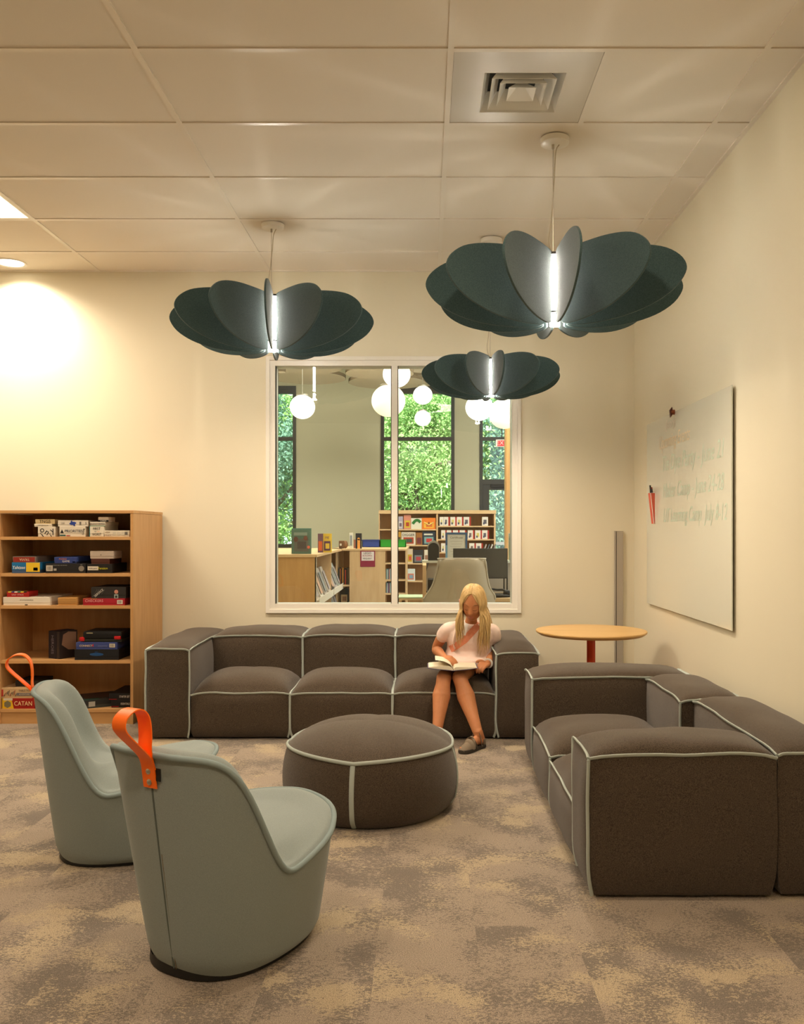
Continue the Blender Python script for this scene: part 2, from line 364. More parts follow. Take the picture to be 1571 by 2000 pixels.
# interior window
win = structure(thing('window_1', 'white framed two-pane interior window looking into the library hall', 'window', ((WX0 + WX1) / 2, YB, WZ0))); del win['category']
def frame(b, x0, x1, z0, z1, t, y0, y1):
    return b.box(x0, x0 + t, y0, y1, z0, z1).box(x1 - t, x1, y0, y1, z0, z1).box(x0 + t, x1 - t, y0, y1, z0, z0 + t).box(x0 + t, x1 - t, y0, y1, z1 - t, z1)
ox0, ox1, oz0, oz1 = Xp(520, YB), Xp(1018, YB), Zp(1197, YB), Zp(697, YB)
frame(MB(), ox0, ox1, oz0, oz1, .027, YB - .018, YB + .02).build('casing', TRIM, win, bevel=.002)
frame(MB(), ox0 + .022, ox1 - .022, oz0 + .022, oz1 - .022, Xp(538, YB) - ox0 - .022, YB - .008, YB + .12).build('frame', TRIM, win, bevel=.002)
MB().box(Xp(765, YB), Xp(777, YB), YB - .010, YB + .10, oz0 + .05, oz1 - .05).build('mullion', TRIM, win, bevel=.002)
for (a, b_) in ((538, 765), (777, 1004)):
    x0, x1, z0, z1 = Xp(a, YB), Xp(b_, YB), Zp(1183, YB), Zp(711, YB)
    frame(MB(), x0, x1, z0, z1, .005, YB + .004, YB + .03).build('gasket', SOFTBLACK, win)
    MB().box(x0 + .004, x1 - .004, YB + .016, YB + .022, z0 + .004, z1 - .004).build('pane', GLASS, win)

# grey metal strip on the back wall in the corner
t = thing('cable_raceway', 'tall narrow grey metal cover strip on the back wall near the right corner', 'cable cover', (Xp(1208, YB), YB, 0))
a, b_ = Xp(1200, YB), Xp(1216.5, YB)
MB().box(a, b_, YB - .022, YB, .1, Zp(1037, YB)).build('cover', GREYMETAL, t, bevel=.002)
MB().box(a + .008, a + .012, YB - .0235, YB - .02, .1, Zp(1037, YB) - .003).build('groove', SOFTBLACK, t)

# ------------------------------------------------------------------ pendants
def petal_outline(k=1.0):
    pts = [(.056, .004), (.08, -.004), (.13, -.008), (.22, -.006), (.33, .008), (.42, .032), (.50, .066), (.565, .112), (.602, .165), (.605, .205), (.578, .247), (.52, .287), (.44, .312), (.34, .328), (.24, .335), (.15, .338), (.085, .338), (.056, .334)]
    sp = smoothpath([(r, 0, z) for r, z in pts], 3)
    return [Vector((p.x * k, 0, p.z * k)) for p in sp]
def pendant(loc, k, phi0, label):
    """loc = lowest point of the shade on its axis"""
    x, y, z = loc
    t = thing('pendant_lamp', label, 'pendant lamp', (x, y, z), 0, 'felt petal pendants')
    pm = MB().prism(petal_outline(k), (0, .010, 0))
    me = None
    for i in range(12):
        if me is None: o = pm.build('petal', FELT, t, bevel=.0018, org=(0, 0, 0)); me = o.data
        else: o = link('petal', me, t)
        o.rotation_euler = (0, 0, R(phi0 + 30 * i))
    h = .338 * k
    MB().cyl(x, y, z - .002, z + .05 * k, .024 * k, 20).build('lower_light_tube', LED, t, smooth=40)
    MB().cyl(x, y, z + .058 * k, z + h - .018, .024 * k, 20).build('light_tube', LED, t, smooth=40)
    MB().cyl(x, y, z + .050 * k, z + .058 * k, .058 * k, 24).build('collar', BRONZE, t, smooth=40)
    MB().cyl(x, y, z + h - .018, z + h - .006, .056 * k, 24).build('cap', BRONZE, t, smooth=40)
    MB().lathe(x, y, [(0, ZC - .03), (.058, ZC - .03), (.066, ZC - .026), (.068, ZC - .003), (0, ZC - .003)], 32).build('ceiling_rose', WHITE, t, smooth=40)
    MB().tube([(x - .008, y, z + h - .008), (x - .008, y, ZC - .03)], .0016, 6).build('suspension_wire', STEEL, t)
    n = MB(); n.cyl(x - .008, y, ZC - .05, ZC - .03, .006, 10); n.build('wire_gripper', STEEL, t)
    pts = smoothpath([(x - .01, y, z + h - .006), (x - .028, y, z + h + .06), (x - .016, y + .005, z + h + .16), (x - .004, y, (z + h + ZC) / 2 + .05), (x + .004, y, ZC - .07), (x + .02, y, ZC - .03)], 6)
    MB().tube(pts, .0026, 6).build('cord', mat('cream_cord', (.62, .55, .42), .6), t, smooth=True)
    light('pendant_downlight', 'SPOT', (x, y, z - .012), 60 * k, WARM, .03, aim=(x, y, 0), spot=165, blend=.9)
    return t
pendant((Xp(1084, 4.10), 4.10, 2.200), 1.0, -90 + 1.5, 'large dark teal felt petal pendant, the nearest and rightmost one')
pendant((Xp(533, 5.25), 5.25, 2.315), 1.0, -90 + 6, 'dark teal felt petal pendant hanging alone at the left')
pendant((Xp(960, 5.52), 5.52, 2.085), .73, -90 + 5.5, 'smaller dark teal felt petal pendant hanging low in front of the window')

# ------------------------------------------------------------------ upholstery
def sgn(v): return -1 if v < 0 else 1
class Puff:
    """stuffed block: faces swell out between their seams; pipe() runs a welt along any edge"""
    def __init__(s, x0, x1, y0, y1, z0, z1, crown, rnd=.012, seed=0):
        s.c = Vector(((x0 + x1) / 2, (y0 + y1) / 2, (z0 + z1) / 2)); s.h = Vector(((x1 - x0) / 2, (y1 - y0) / 2, (z1 - z0) / 2)); s.crown = crown; s.seed = seed; s.rnd = rnd
        s.floor = z0 < .03
    def pt(s, u, v, w, face=None):
        q = [u, v, w]; p = Vector((s.c.x + u * s.h.x, s.c.y + v * s.h.y, s.c.z + w * s.h.z))
        for ax in range(3):
            if face is None or face[0] != ax: continue
            o = [q[(ax + 1) % 3], q[(ax + 2) % 3]]
            b = max(0, (1 - abs(o[0]) ** 3.4)) ** .62 * max(0, (1 - abs(o[1]) ** 3.4)) ** .62
            cr = s.crown.get(('x', 'y', 'z')[ax] + ('+' if face[1] > 0 else '-'), .012)
            p[ax] += face[1] * cr * b
        # seams wander a little and edges pull in at the corners
        n = noise.noise(p * 5.5 + Vector((s.seed * 7.3, 0, 0)))
        n2 = noise.noise(p * 16 + Vector((0, s.seed * 3.1, 5)))
        p.z += n * .007 * (1 if w > -.9 else 0) + n2 * .0016
        p.x += noise.noise(p * 6 + Vector((3, s.seed, 9))) * .005; p.y += noise.noise(p * 6 + Vector((9, s.seed, 2))) * .005
        if w < -.55 and s.floor:
            t_ = (-.55 - w) / .45
            p.x -= u * .014 * t_ * t_; p.y -= v * .014 * t_ * t_
        cn = (abs(u) ** 8) * (abs(v) ** 8)
        if w > .5: p.z -= .010 * cn
        return p
    def build(s, name, parent, m=DKFAB, n=18):
        b = MB()
        for ax in range(3):
            for sg in (-1, 1):
                rows = []
                for i in range(n + 1):
                    r = []
                    for j in range(n + 1):
                        a = -math.cos(math.pi * i / n) * .35 + (2 * i / n - 1) * .65; c = -math.cos(math.pi * j / n) * .35 + (2 * j / n - 1) * .65
                        q = [0, 0, 0]; q[ax] = sg; q[(ax + 1) % 3] = a; q[(ax + 2) % 3] = c
                        r.append(s.pt(*q, face=(ax, sg)))
                    rows.append(r if sg > 0 else r[::-1])
                b.grid(rows)
        o = b.build(name, m, parent, smooth=62); return o
    def pipe(s, edges, parent, rad=.0072, n=16, name='piping', ext=.004):
        for e in edges:
            fixed, ax = e            # e.g. ((None,-1,1), 0): runs along x at y-, z+
            pts = []
            for i in range(n + 1):
                q = [fixed[0], fixed[1], fixed[2]]; q[ax] = -1 + 2 * i / n
                p = s.pt(*q)
                d = Vector([(q[k] if k != ax else 0) for k in range(3)]); d.normalize()
                pts.append(p + d * ext)
            d = Vector([(fixed[k] if k != ax else 0) for k in range(3)])
            MB().tube(pts, [(rad * 1.15, rad * .62)] * len(pts), 8, up=d).build(name, PIPE, parent, smooth=60)
def X_(y, z): return ((None, y, z), 0)
def Y_(x, z): return ((x, None, z), 1)
def Z_(x, y): return ((x, y, None), 2)

# sofa below the window
yF, yS, yR = 5.15, 5.69, 6.13
s1 = thing('modular_sofa', 'long dark brown modular sofa with pale piping standing below the window', 'sofa', (-.48, 5.64, 0))
CR = {'z+': .04, 'y-': .02}
def block(root, name, x0, x1, y0, y1, z0, z1, crown, edges, seed):
    p = Puff(x0, x1, y0, y1, z0, z1, crown, seed=seed); o = p.build(name, root)
    p.pipe(edges, o); return o
block(s1, 'armrest', -1.645, -1.392, yF, yR, .012, .535, {'z+': .045, 'y-': .022, 'x+': .014, 'x-': .014}, [X_(-1, 1), Y_(1, 1), Y_(-1, 1), Z_(-1, -1), Z_(1, -1)], 1)
xs = [-1.388, -.797, -.192, .420]
for i in range(3):
    a, b_ = xs[i] + .003, xs[i + 1] - .003
    ed = [X_(-1, 1)] + [Y_(1, 1)] + [Z_(1, -1)] + ([Y_(-1, 1), Z_(-1, -1)] if i else [])
    block(s1, 'seat', a, b_, yF + .01, yS, .012, .272, {'z+': .105, 'y-': .022, 'x+': .004, 'x-': .004}, ed, 3 + i)
    eb = [X_(-1, 1)] + ([Y_(1, 1), Z_(1, -1)] if i < 2 else []) + ([Y_(-1, 1), Z_(-1, -1)] if i else [])
    block(s1, 'backrest', a, b_, yS + .004, yR, .014, .545 + (.004 if i else 0), {'z+': .045, 'y-': .022, 'x+': .004, 'x-': .004}, eb, 8 + i)
block(s1, 'armrest', .424, .672, yF, yR, .012, .510, {'z+': .055, 'y-': .022, 'x+': .018, 'x-': .014}, [X_(-1, 1), Y_(1, 1), Y_(-1, 1), Z_(-1, -1)], 12)

# sofa along the right wall
s2 = thing('modular_sofa', 'dark brown modular sofa with pale piping standing along the right wall', 'sofa', (.98, 3.8, 0))
x0, xb, xw = .55, 1.125, 1.395
block(s2, 'armrest', x0, xb + .24, 4.44, 4.74, .012, .487, {'z+': .045, 'y-': .016, 'x-': .014}, [X_(-1, 1), Y_(-1, 1), Y_(1, 1), Z_(-1, -1)], 21)
block(s2, 'seat', x0 + .005, xb, 3.845, 4.435, .012, .245, {'z+': .095, 'x-': .02, 'y-': .003, 'y+': .003}, [Y_(-1, 1), X_(-1, 1), Z_(-1, -1)], 22)
block(s2, 'seat', x0 + .005, xb, 3.205, 3.838, .012, .225, {'z+': .095, 'x-': .02, 'y-': .003, 'y+': .003}, [Y_(-1, 1), Z_(-1, 1)], 23)
block(s2, 'backrest', xb + .004, xw, 3.845, 4.436, .014, .487, {'z+': .045, 'x-': .014, 'y-': .003, 'y+': .003}, [Y_(-1, 1), Y_(1, 1), X_(-1, 1), Z_(-1, -1)], 24)
block(s2, 'backrest', xb + .06, xw + .02, 2.925, 3.838, .014, .492, {'z+': .05, 'x-': .014, 'y-': .008, 'y+': .003}, [Y_(-1, 1), Y_(1, 1), X_(1, 1), X_(-1, 1)], 25)
block(s2, 'armrest', x0, xb + .053, 2.92, 3.20, .012, .485, {'z+': .048, 'y-': .012, 'x-': .02, 'x+': .002}, [X_(-1, 1), Y_(-1, 1), Z_(-1, -1), Z_(-1, 1)], 26)

# ottoman
oc = Vector((-.245, 3.95, 0)); orr = .372
ot = thing('round_ottoman', 'round dark brown ottoman with pale piping in the middle of the carpet', 'ottoman', oc)
def orim(a): return .283 + .016 * abs(math.sin((a - R(262)) * 2)) ** .8 - .006, orr * (.985 + .012 * abs(math.sin((a - R(262)) * 2)))
b = MB(); rows = []
NA = 96
for i in range(13):                                     # side
    t_ = i / 12; row = []
    for j in range(NA):
        a = 2 * math.pi * j / NA; zr, rr = orim(a)
        r = rr + .026 * math.sin(math.pi * t_) ** .8 - .022 * max(0, .12 - t_) / .12 - .0
        row.append((oc.x + r * math.cos(a), oc.y + r * math.sin(a), .006 + (zr - .006) * t_))
    rows.append(row)
b.grid(rows, wrap=True); b.build('side_cover', DKFAB, ot, smooth=50)
b = MB(); rows = []
for i in range(15):
    t_ = i / 14; row = []
    for j in range(NA):
        a = 2 * math.pi * j / NA; zr, rr = orim(a); r = rr * (1 - t_) 
        z = zr * (1 - t_) + .283 * t_ + .098 * (1 - (1 - t_) ** 2.5) ** .85
        row.append((oc.x + r * math.cos(a), oc.y + r * math.sin(a), z + .002 * noise.noise(Vector((math.cos(a) * 3 * (1 - t_), math.sin(a) * 3 * (1 - t_), 0)))))
    rows.append(row)
b.grid(rows, wrap=True); b.build('top_cushion', DKFAB, ot, smooth=70)
pts = [(oc.x + (orim(a)[1] + .004) * math.cos(a), oc.y + (orim(a)[1] + .004) * math.sin(a), orim(a)[0]) for a in [2 * math.pi * j / NA for j in range(NA)]]
MB().tube(pts, [(.0085, .006)] * NA, 8, closed=True).build('rim_piping', PIPE, ot, smooth=60)
for q in range(4):
    a = R(262 + 90 * q); pts = []
    for i in range(13):
        t_ = i / 12; zr, rr = orim(a); r = rr + .026 * math.sin(math.pi * t_) ** .8 - .022 * max(0, .12 - t_) / .12 + .002
        pts.append((oc.x + r * math.cos(a), oc.y + r * math.sin(a), .008 + (zr - .012) * t_))
    MB().tube(pts, [(.005, .0105)] * 13, 8, up=(math.cos(a), math.sin(a), 0)).build('vertical_piping', PIPE, ot, smooth=60)

# ------------------------------------------------------------------ strap chairs
TS = [0, 35, 62, 85, 100, 110, 118, 125, 131, 137, 143, 150, 160, 180]
HS = [.366, .350, .322, .296, .280, .280, .345, .432, .515, .580, .615, .630, .635, .636]
def smooth_h(deg):
    deg = deg % 360
    if deg > 180: deg = 360 - deg
    return sum(interp(min(180 - abs(180 - abs(deg + d)), 180), TS, HS) * w_ for d, w_ in ((-6, .15), (-3, .22), (0, .26), (3, .22), (6, .15)))
def sup(t, a, bf, bb, nf, nb):
    s_, c_ = math.sin(t), math.cos(t); b_ = bf if c_ > 0 else bb; n_ = nf + (nb - nf) * (1 - max(-1, min(1, c_ * 1.6))) / 2
    r = (abs(s_ / a) ** n_ + abs(c_ / b_) ** n_) ** (-1 / n_)
    return r
def chair(loc, rz, label):
    root = thing('strap_chair', label, 'chair', loc, rz, 'grey-blue strap chairs')
    N = 120; ts = [2 * math.pi * i / N for i in range(N)]
    rim = []; base = []
    for t_ in ts:
        rr = sup(t_, .272, .325, .345, 2.15, 2.9); rb = sup(t_, .208, .280, .262, 2.1, 2.4); h = smooth_h(math.degrees(t_))
        rim.append((rr, h)); base.append(rb)
    def at(t_, r, z): return Vector((math.sin(t_) * r, math.cos(t_) * r, z))
    rows = []
    for i in range(25):
        q = i / 24; row = []
        for j, t_ in enumerate(ts):
            rr, h = rim[j]; rb = base[j]; z = .013 + (h - .013) * q
            r = rb + (rr - rb) * (q ** .92) - .014 * max(0, 1 - q / .06)
            row.append(at(t_, r, z) + Vector((.012 * (1 - q), 0, 0)))
        rows.append(row)
    MB().grid(rows, wrap=True).build('shell_cover', BLUEFAB, root, smooth=60, org=(0, 0, 0))
    rows = []
    K = 26
    for i in range(K + 1):
        q = i / K; row = []
        for j, t_ in enumerate(ts):
            rr, h = rim[j]; w_ = max(0, min(1, (h - .33) / .26)); w_ = w_ * w_ * (3 - 2 * w_)
            qs = [0, .05, .12, .22, .62, .74, 1]
            rho = [1.0, 1 - .055, 1 - .06 - .07 * w_, 1 - .12 - .09 * w_, .66 - .02 * w_, .52 - .04 * w_, 0]
            zz = [h, h + .013 + .002 * w_, h + .014 + .006 * w_, (h + .014) * (1 - w_) + (h - .010) * w_, (.30 * h + .70 * .352) * (1 - w_) + .392 * w_, (.2 * h + .8 * .353) * (1 - w_) + .352 * w_, .352]
            r = interp(q, qs, rho) * rr; z = interp(q, qs, zz)
            row.append(at(t_, max(r, 1e-4), z))
        rows.append(row)
    for _ in range(3):                                   # relax the profile kinks
        for i in range(2, K):
            for j in range(N): rows[i][j] = rows[i][j] * .5 + (rows[i - 1][j] + rows[i + 1][j]) * .25
    MB().grid(rows, wrap=True).build('seat_and_back_pad', BLUEFAB, root, smooth=70, org=(0, 0, 0))
    pts = [at(t_, rim[j][0] + .001, rim[j][1] + .002) for j, t_ in enumerate(ts)]
    MB().tube(pts, .0085, 10, closed=True).build('rim_welt', BLUEPIPE, root, smooth=60, org=(0, 0, 0))
    MB().grid([[at(t_, base[j] - .012, .0) for j, t_ in enumerate(ts)], [at(t_, base[j] - .004, .004) for j, t_ in enumerate(ts)], [at(t_, base[j] - .006, .030) for j, t_ in enumerate(ts)]], wrap=True).build('base_plinth', BLACK, root, smooth=40, org=(0, 0, 0))
    def back(z, off=0):
        q = (z - .026) / (.634 - .026); return -(.262 + (.345 - .262) * q ** .92 + off)
    MB().tube([(.012 * (1 - z / .634), back(z, .0006), z) for z in np.linspace(.03, .55, 14)], [(.0014, .0032)] * 14, 6, up=(0, -1, 0)).build('back_seam', mat('dark_seam_thread', (.10, .12, .11), .9), root, org=(0, 0, 0))
    MB().tube([(.008 + .012 * (1 - z / .634), back(z, .0004), z) for z in np.linspace(.03, .36, 10)], [(.0010, .0012)] * 10, 5, up=(0, -1, 0)).build('seam_stitching', mat('brown_stitching', (.16, .11, .06), .9), root, org=(0, 0, 0))
    # strap: a ribbon 48 mm wide, both ends riveted on the back
    path = [(back(.546, .004), .546), (back(.58, .005), .58), (back(.61, .007), .612), (back(.634, .016), .636), (-.392, .668), (-.425, .700), (-.444, .725), (-.441, .750), (-.416, .767), (-.388, .767), (-.368, .750), (-.359, .725), (-.356, .69), (-.357, .66), (back(.63, .009), .632), (back(.60, .002), .598)]
    sp = smoothpath([(0, y, z) for y, z in path], 5); wd = .024; th = .0017
    rows = [[], [], [], []]
    A = []
    for i, p in enumerate(sp):
        t0 = (sp[min(i + 1, len(sp) - 1)] - sp[max(i - 1, 0)]).normalized(); nrm = Vector((0, t0.z, -t0.y))
        A.append([p + Vector((-wd, 0, 0)) + nrm * th, p + Vector((wd, 0, 0)) + nrm * th, p + Vector((wd, 0, 0)) - nrm * th, p + Vector((-wd, 0, 0)) - nrm * th])
    b = MB().grid(A, wrap=True); b.f.append((0, 1, 2, 3)); n0 = (len(A) - 1) * 4; b.f.append((n0 + 3, n0 + 2, n0 + 1, n0))
    st = b.build('strap', ORANGE, root, smooth=40, org=(0, 0, 0))
    st['label'] = 'orange carrying strap'
    for z in (.562, .592):
        y = back(z, .0065); rv = MB()
        rv.tube([(.0, y + .004, z), (.0, y - .001, z), (.0, y - .003, z)], [.0085, .0085, .004], 16, up=(0, 0, 1)); rv.build('rivet', STEEL, st, smooth=40, org=(0, 0, 0))
    lb = MB().box(.024, .040, back(.585, .003), back(.585, .001), .568, .602).build('fabric_label', BLACK, root, org=(0, 0, 0))
    return root
chair((-.575, 2.645, 0), R(-29), 'grey-blue tub chair with orange strap, nearest the camera and seen from behind')
chair((-1.15, 3.415, 0), R(-74), 'grey-blue tub chair with orange strap, farther one in front of the shelf')

# ------------------------------------------------------------------ round table
tc = Vector((1.02, 5.35, 0))
t = thing('round_side_table', 'round oak-topped table on an orange post in the corner', 'table', tc)
MB().lathe(tc.x, tc.y, [(0, .600), (.315, .600), (.334, .613), (.337, .620), (.335, .625), (0, .625)], 72).build('table_top', OAKTOP, t, smooth=30)
MB().cyl(tc.x, tc.y, .02, .600, .026, 24).build('post', ORANGEPAINT, t, smooth=40)
MB().lathe(tc.x, tc.y, [(0, 0), (.23, 0), (.23, .008), (.06, .02), (0, .02)], 48).build('foot', ORANGEPAINT, t, smooth=40)

# ------------------------------------------------------------------ glass writing board
by0, by1, bz0, bz1 = 4.18, 5.765, .757, 1.934
wb = thing('glass_writing_board', 'large frameless glass board with faded handwriting on the right wall', 'whiteboard', (XR, (by0 + by1) / 2, bz0))
BG = mat('back_painted_glass', (.66, .66, .56), .12, .5, coat=.5)
MB().box(XR - .022, XR - .016, by0, by1, bz0, bz1).build('glass_sheet', BG, wb, bevel=.0012)
MB().box(XR - .0225, XR - .0155, by0 - .004, by0 - .0005, bz0, bz1).build('polished_edge', mat('polished_glass_edge', (.75, .8, .72), .08, .6), wb)
for yy in (by0 + .12, by1 - .12):
    for zz in (bz0 + .1, bz1 - .1): MB().box(XR - .016, XR, yy - .02, yy + .02, zz - .02, zz + .02).build('standoff', WHITE, wb)
def wtext(s_, px, z, size, m, sx=1.0):
    Y = 1.468 * F / (px - VX)
    mt = Matrix(((0, 0, -1, 1.4672), (-1, 0, 0, Y), (0, 1, 0, z), (0, 0, 0, 1)))
    return text(s_, m, wb, size, mt, 'LEFT', 'handwriting', sx=sx, shear=.25, ext=.0001)
GRN = mat('faded_green_ink', (.50, .60, .49), .5); ORI = mat('faded_orange_ink', (.68, .55, .36), .5); PUR = mat('faded_brown_ink', (.56, .50, .43), .5)
wtext('[story]', 1301, 1.875, .075, PUR)
wtext('Upcoming Events', 1288, 1.775, .115, ORI, .78)
wtext('Tie Dye Party - June 21', 1293, 1.64, .135, GRN, .88)
wtext('Maker Camp - June 24-28', 1295, 1.475, .125, GRN, .84)
wtext('LIT Learning Camp  July 8-12', 1296, 1.325, .12, GRN, .80)
g = thing('magnet_clip', 'small brown magnetic clip near the top of the glass board', 'magnet', (1.455, 5.16, 1.935 - .02))
mz = Zp(805, 1.46 * F / 486); my = 1.46 * F / 486
g.location = (1.46, my, mz)
MB().tube([(1.465, my, mz), (1.445, my, mz)], [.016, .012], 12, up=(0, 0, 1)).build('magnet', mat('brown_plastic', lin((128, 62, 30)), .4), g, smooth=40)
MB().prism([(1.450, my, mz + .03), (1.437, my, mz + .012), (1.441, my, mz - .032), (1.455, my, mz - .01)], (0, .02, 0)).build('clip_jaw', mat('dark_brown_plastic', lin((84, 40, 24)), .4), g)
hy = 1.45 * F / (1273 - VX)
mh = thing('marker_holder', 'narrow red and white pocket holding dark markers at the edge of the glass board', 'marker holder', (1.45, hy, 1.28))
zt, zb = Zp(963, hy), Zp(1023, hy)
MB().prism([(1.466, hy, zb), (1.458, hy, zb), (1.436, hy, zt), (1.466, hy, zt)], (0, .06, 0)).build('pocket', flat((206, 92, 68)), mh)
MB().tube([(1.4575, hy - .031, zb), (1.4355, hy - .031, zt), (1.466, hy - .031, zt)], .0022, 6).build('white_edge', WHITE, mh); MB().tube([(1.466, hy - .031, zt), (1.466, hy - .031, zb), (1.4575, hy - .031, zb)], .0022, 6).build('white_edge', WHITE, mh)
for i, (dx, dy, cm) in enumerate(((0, 0, flat((60, 52, 46))), (.014, .01, flat((190, 70, 50))), (.006, -.02, flat((52, 50, 48))))):
    MB().tube([(1.446 + dx * .8, hy + dy, zt - .02), (1.441 + dx * .8, hy + dy, zt + .050 - .012 * i)], .0055, 10).build('marker', cm, mh, smooth=40)

# ------------------------------------------------------------------ bookcase with games
yb0, yb1 = 5.57, 6.19; bx0, bx1 = -2.730, -1.862; bt = .019
bc = thing('bookcase', 'beech bookcase holding board games against the back wall at the left', 'bookcase', ((bx0 + bx1) / 2, 5.88, 0))
MB().box(bx0, bx0 + bt, yb0, yb1, .0, 1.345).build('side_panel', BEECH, bc, bevel=.001)
MB().box(bx1 - bt, bx1, yb0, yb1, .0, 1.345).build('side_panel', BEECH, bc, bevel=.001)
MB().box(bx0 - .002, bx1 + .002, yb0 - .002, yb1, 1.346, 1.365).build('top_panel', BEECHX, bc, bevel=.001)
MB().box(bx0 + bt, bx1 - bt, yb1 - .16, yb1 - .15, .06, 1.345).build('back_panel', BEECH, bc)
SH = [1.176, .9420, .7365, .3860, .0745]
for z in SH: MB().box(bx0 + bt, bx1 - bt, yb0 + .003, yb1 - .16, z, z + .0205).build('shelf', BEECHX, bc, bevel=.001)
MB().box(bx0 + bt, bx1 - bt, yb0 + .012, yb0 + .03, 0, .073).build('plinth', BEECHX, bc)
TOPS = [z + .021 for z in SH]
WH = (214, 204, 186); INK = (30, 28, 30)
def game(name, label, px0, px1, py0, py1, z0, col, depth=.26, Y=5.585, dx=0.0, group='board games in the beech bookcase', side=None, bev=.0015, cat='game box'):
    """box whose front shows between these pixel columns and rows; z0 is what it stands on"""
    x0, x1 = Xp(px0, Y), Xp(px1, Y); h = (py1 - py0) * Y / F
    o = thing(name, label, cat, ((x0 + x1) / 2, Y, z0), 0, group)
    lidz = z0 + h * .30
    MB().box(x0 + .0012, x1 - .0012, Y + .0012, Y + depth - .0012, z0, z0 + h * .5).build('tray', flat(side or col), o)
    MB().box(x0, x1, Y, Y + depth, lidz, z0 + h).build('lid', flat(col), o, bevel=bev)
    return o, x0, x1, z0, z0 + h
def patch(o, x0, x1, z0, z1, Y, rgb, name='printed_panel', e=.0006):
    MB().box(x0, x1, Y - e, Y - .0001, z0, z1).build(name, flat(rgb), o)
def lab(o, s_, x, z, Y, size, rgb=INK, roll=0, sx=1.0, align='CENTER', shear=0):
    text(s_, flat(rgb), o, size, face_cam(x, Y - .0009, z, roll), align, 'lettering', sx=sx, shear=shear, ext=.0002)
def px(v, Y=5.585): return Xp(v, Y)
T = TOPS[0]
o, a, b_, z0, z1 = game('game_box', 'white cube-like box with big scattered black letters', 74, 108, 1029, 1048.5, T, WH)
for s_, dx, dz, ro in (('o', .026, .044, 20), ('n', .060, .028, -35), ('y', .092, .040, 25), ('i', .028, .010, 40), ('i', .085, .004, 30)): lab(o, s_, a + dx, z0 + dz, 5.585, .055, INK, ro)
zA = z1
o, a, b_, z0, z1 = game('game_box', 'thin white box between the cream box and the black-lettered cube', 67, 101, 1023.5, 1029, zA, (224, 212, 190), .22)
lab(o, 'a word game for two', (a + b_) / 2, (z0 + z1) / 2, 5.585, .008)
o, a, b_, z0, z1 = game('game_box', 'cream box lettered in black, topmost of the left stack on the top shelf', 69, 107, 1014, 1023, z1, (206, 182, 134), .2)
lab(o, 'TNGS', (a + b_) / 2, (z0 + z1) / 2, 5.585, .028)
o, a, b_, z0, z1 = game('game_box', 'white box lettered in dark blue with a black triangle mark', 116, 167, 1029, 1049, T, WH)
lab(o, 'PRIORITIES', (a + b_) / 2 + .008, z0 + .035, 5.585, .024, (22, 34, 60)); lab(o, 'GAME', b_ - .012, z0 + .032, 5.585, .016, INK, 75)
MB().prism([(a + .005, 5.5846, z0 + .022), (a + .029, 5.5846, z0 + .022), (a + .017, 5.5846, z0 + .046)], (0, .0006, 0)).build('printed_mark', flat(INK), o)
patch(o, a + .003, a + .04, z0 + .004, z0 + .012, 5.585, (34, 84, 82)); patch(o, a + .045, a + .07, z0 + .004, z0 + .009, 5.585, (170, 50, 44))
zB = z1
o, a, b_, z0, z1 = game('puzzle_box', 'white puzzle box marked with a blue jigsaw piece', 113, 172, 1017, 1029, zB, (218, 208, 192), .24)
c0, cz = a + .096, (z0 + z1) / 2
MB().box(c0 - .014, c0 + .014, 5.5843, 5.5849, cz - .010, cz + .010).build('printed_mark', flat((40, 66, 150)), o)
for dx, dz in ((-.017, -.002), (.017, .002), (-.008, .013), (.009, -.013)): MB().tube([(c0 + dx, 5.5849, cz + dz), (c0 + dx, 5.5843, cz + dz)], .0052, 10).build('printed_mark', flat((40, 66, 150)), o)
patch(o, a + .138, a + .150, cz - .010, cz + .010, 5.585, (110, 106, 100)); lab(o, '500', a + .032, cz, 5.585, .016, (150, 144, 132)); lab(o, 'S', b_ - .013, cz, 5.585, .02)
o, a, b_, z0, z1 = game('game_box', 'white box reading FIRST to WORST with a turquoise edge', 175, 203, 1028, 1048.5, T, (220, 210, 190))
patch(o, a, a + .003, z0, z1, 5.585, (60, 150, 160)); lab(o, 'FIRST', (a + b_) / 2, z0 + .050, 5.585, .024, INK, sx=.85); lab(o, 'WORST', (a + b_) / 2, z0 + .014, 5.585, .022, INK, sx=.75)
lab(o, 'TO', (a + b_) / 2 - .008, z0 + .032, 5.585, .010); patch(o, (a + b_) / 2 + .003, (a + b_) / 2 + .018, z0 + .031, z0 + .033, 5.585, (206, 110, 40))
zC = z1
o, a, b_, z0, z1 = game('game_box', 'thin white box with small dark lettering on the FIRST to WORST box', 176, 206, 1019, 1027.5, zC, (214, 204, 186), .24)
lab(o, 'BRAINSTORMING', (a + b_) / 2, (z0 + z1) / 2, 5.585, .0125); patch(o, a, b_, z0, z0 + .003, 5.585, (50, 120, 90))
o, a, b_, z0, z1 = game('card_box', 'small pale and black card box topmost of the right stack on the top shelf', 192, 212, 1009.5, 1019, z1, (208, 190, 172), .12)
patch(o, a, b_, z0, z0 + .012, 5.585, (28, 24, 22)); lab(o, 'CARDS', (a + b_) / 2, z0 + .006, 5.585, .012, (220, 210, 196))
o, a, b_, z0, z1 = game('game_box', 'long plain white box at the right end of the top shelf', 203.6, 253, 1037, 1049, T, (214, 204, 184), .25)
lab(o, 'KIDS', a + .022, z0 + .027, 5.585, .014, (150, 120, 90)); lab(o, 'party game', a + .022, z0 + .010, 5.585, .010, (120, 90, 70)); patch(o, b_ - .030, b_ - .012, z0 + .012, z0 + .030, 5.585, (110, 106, 100))
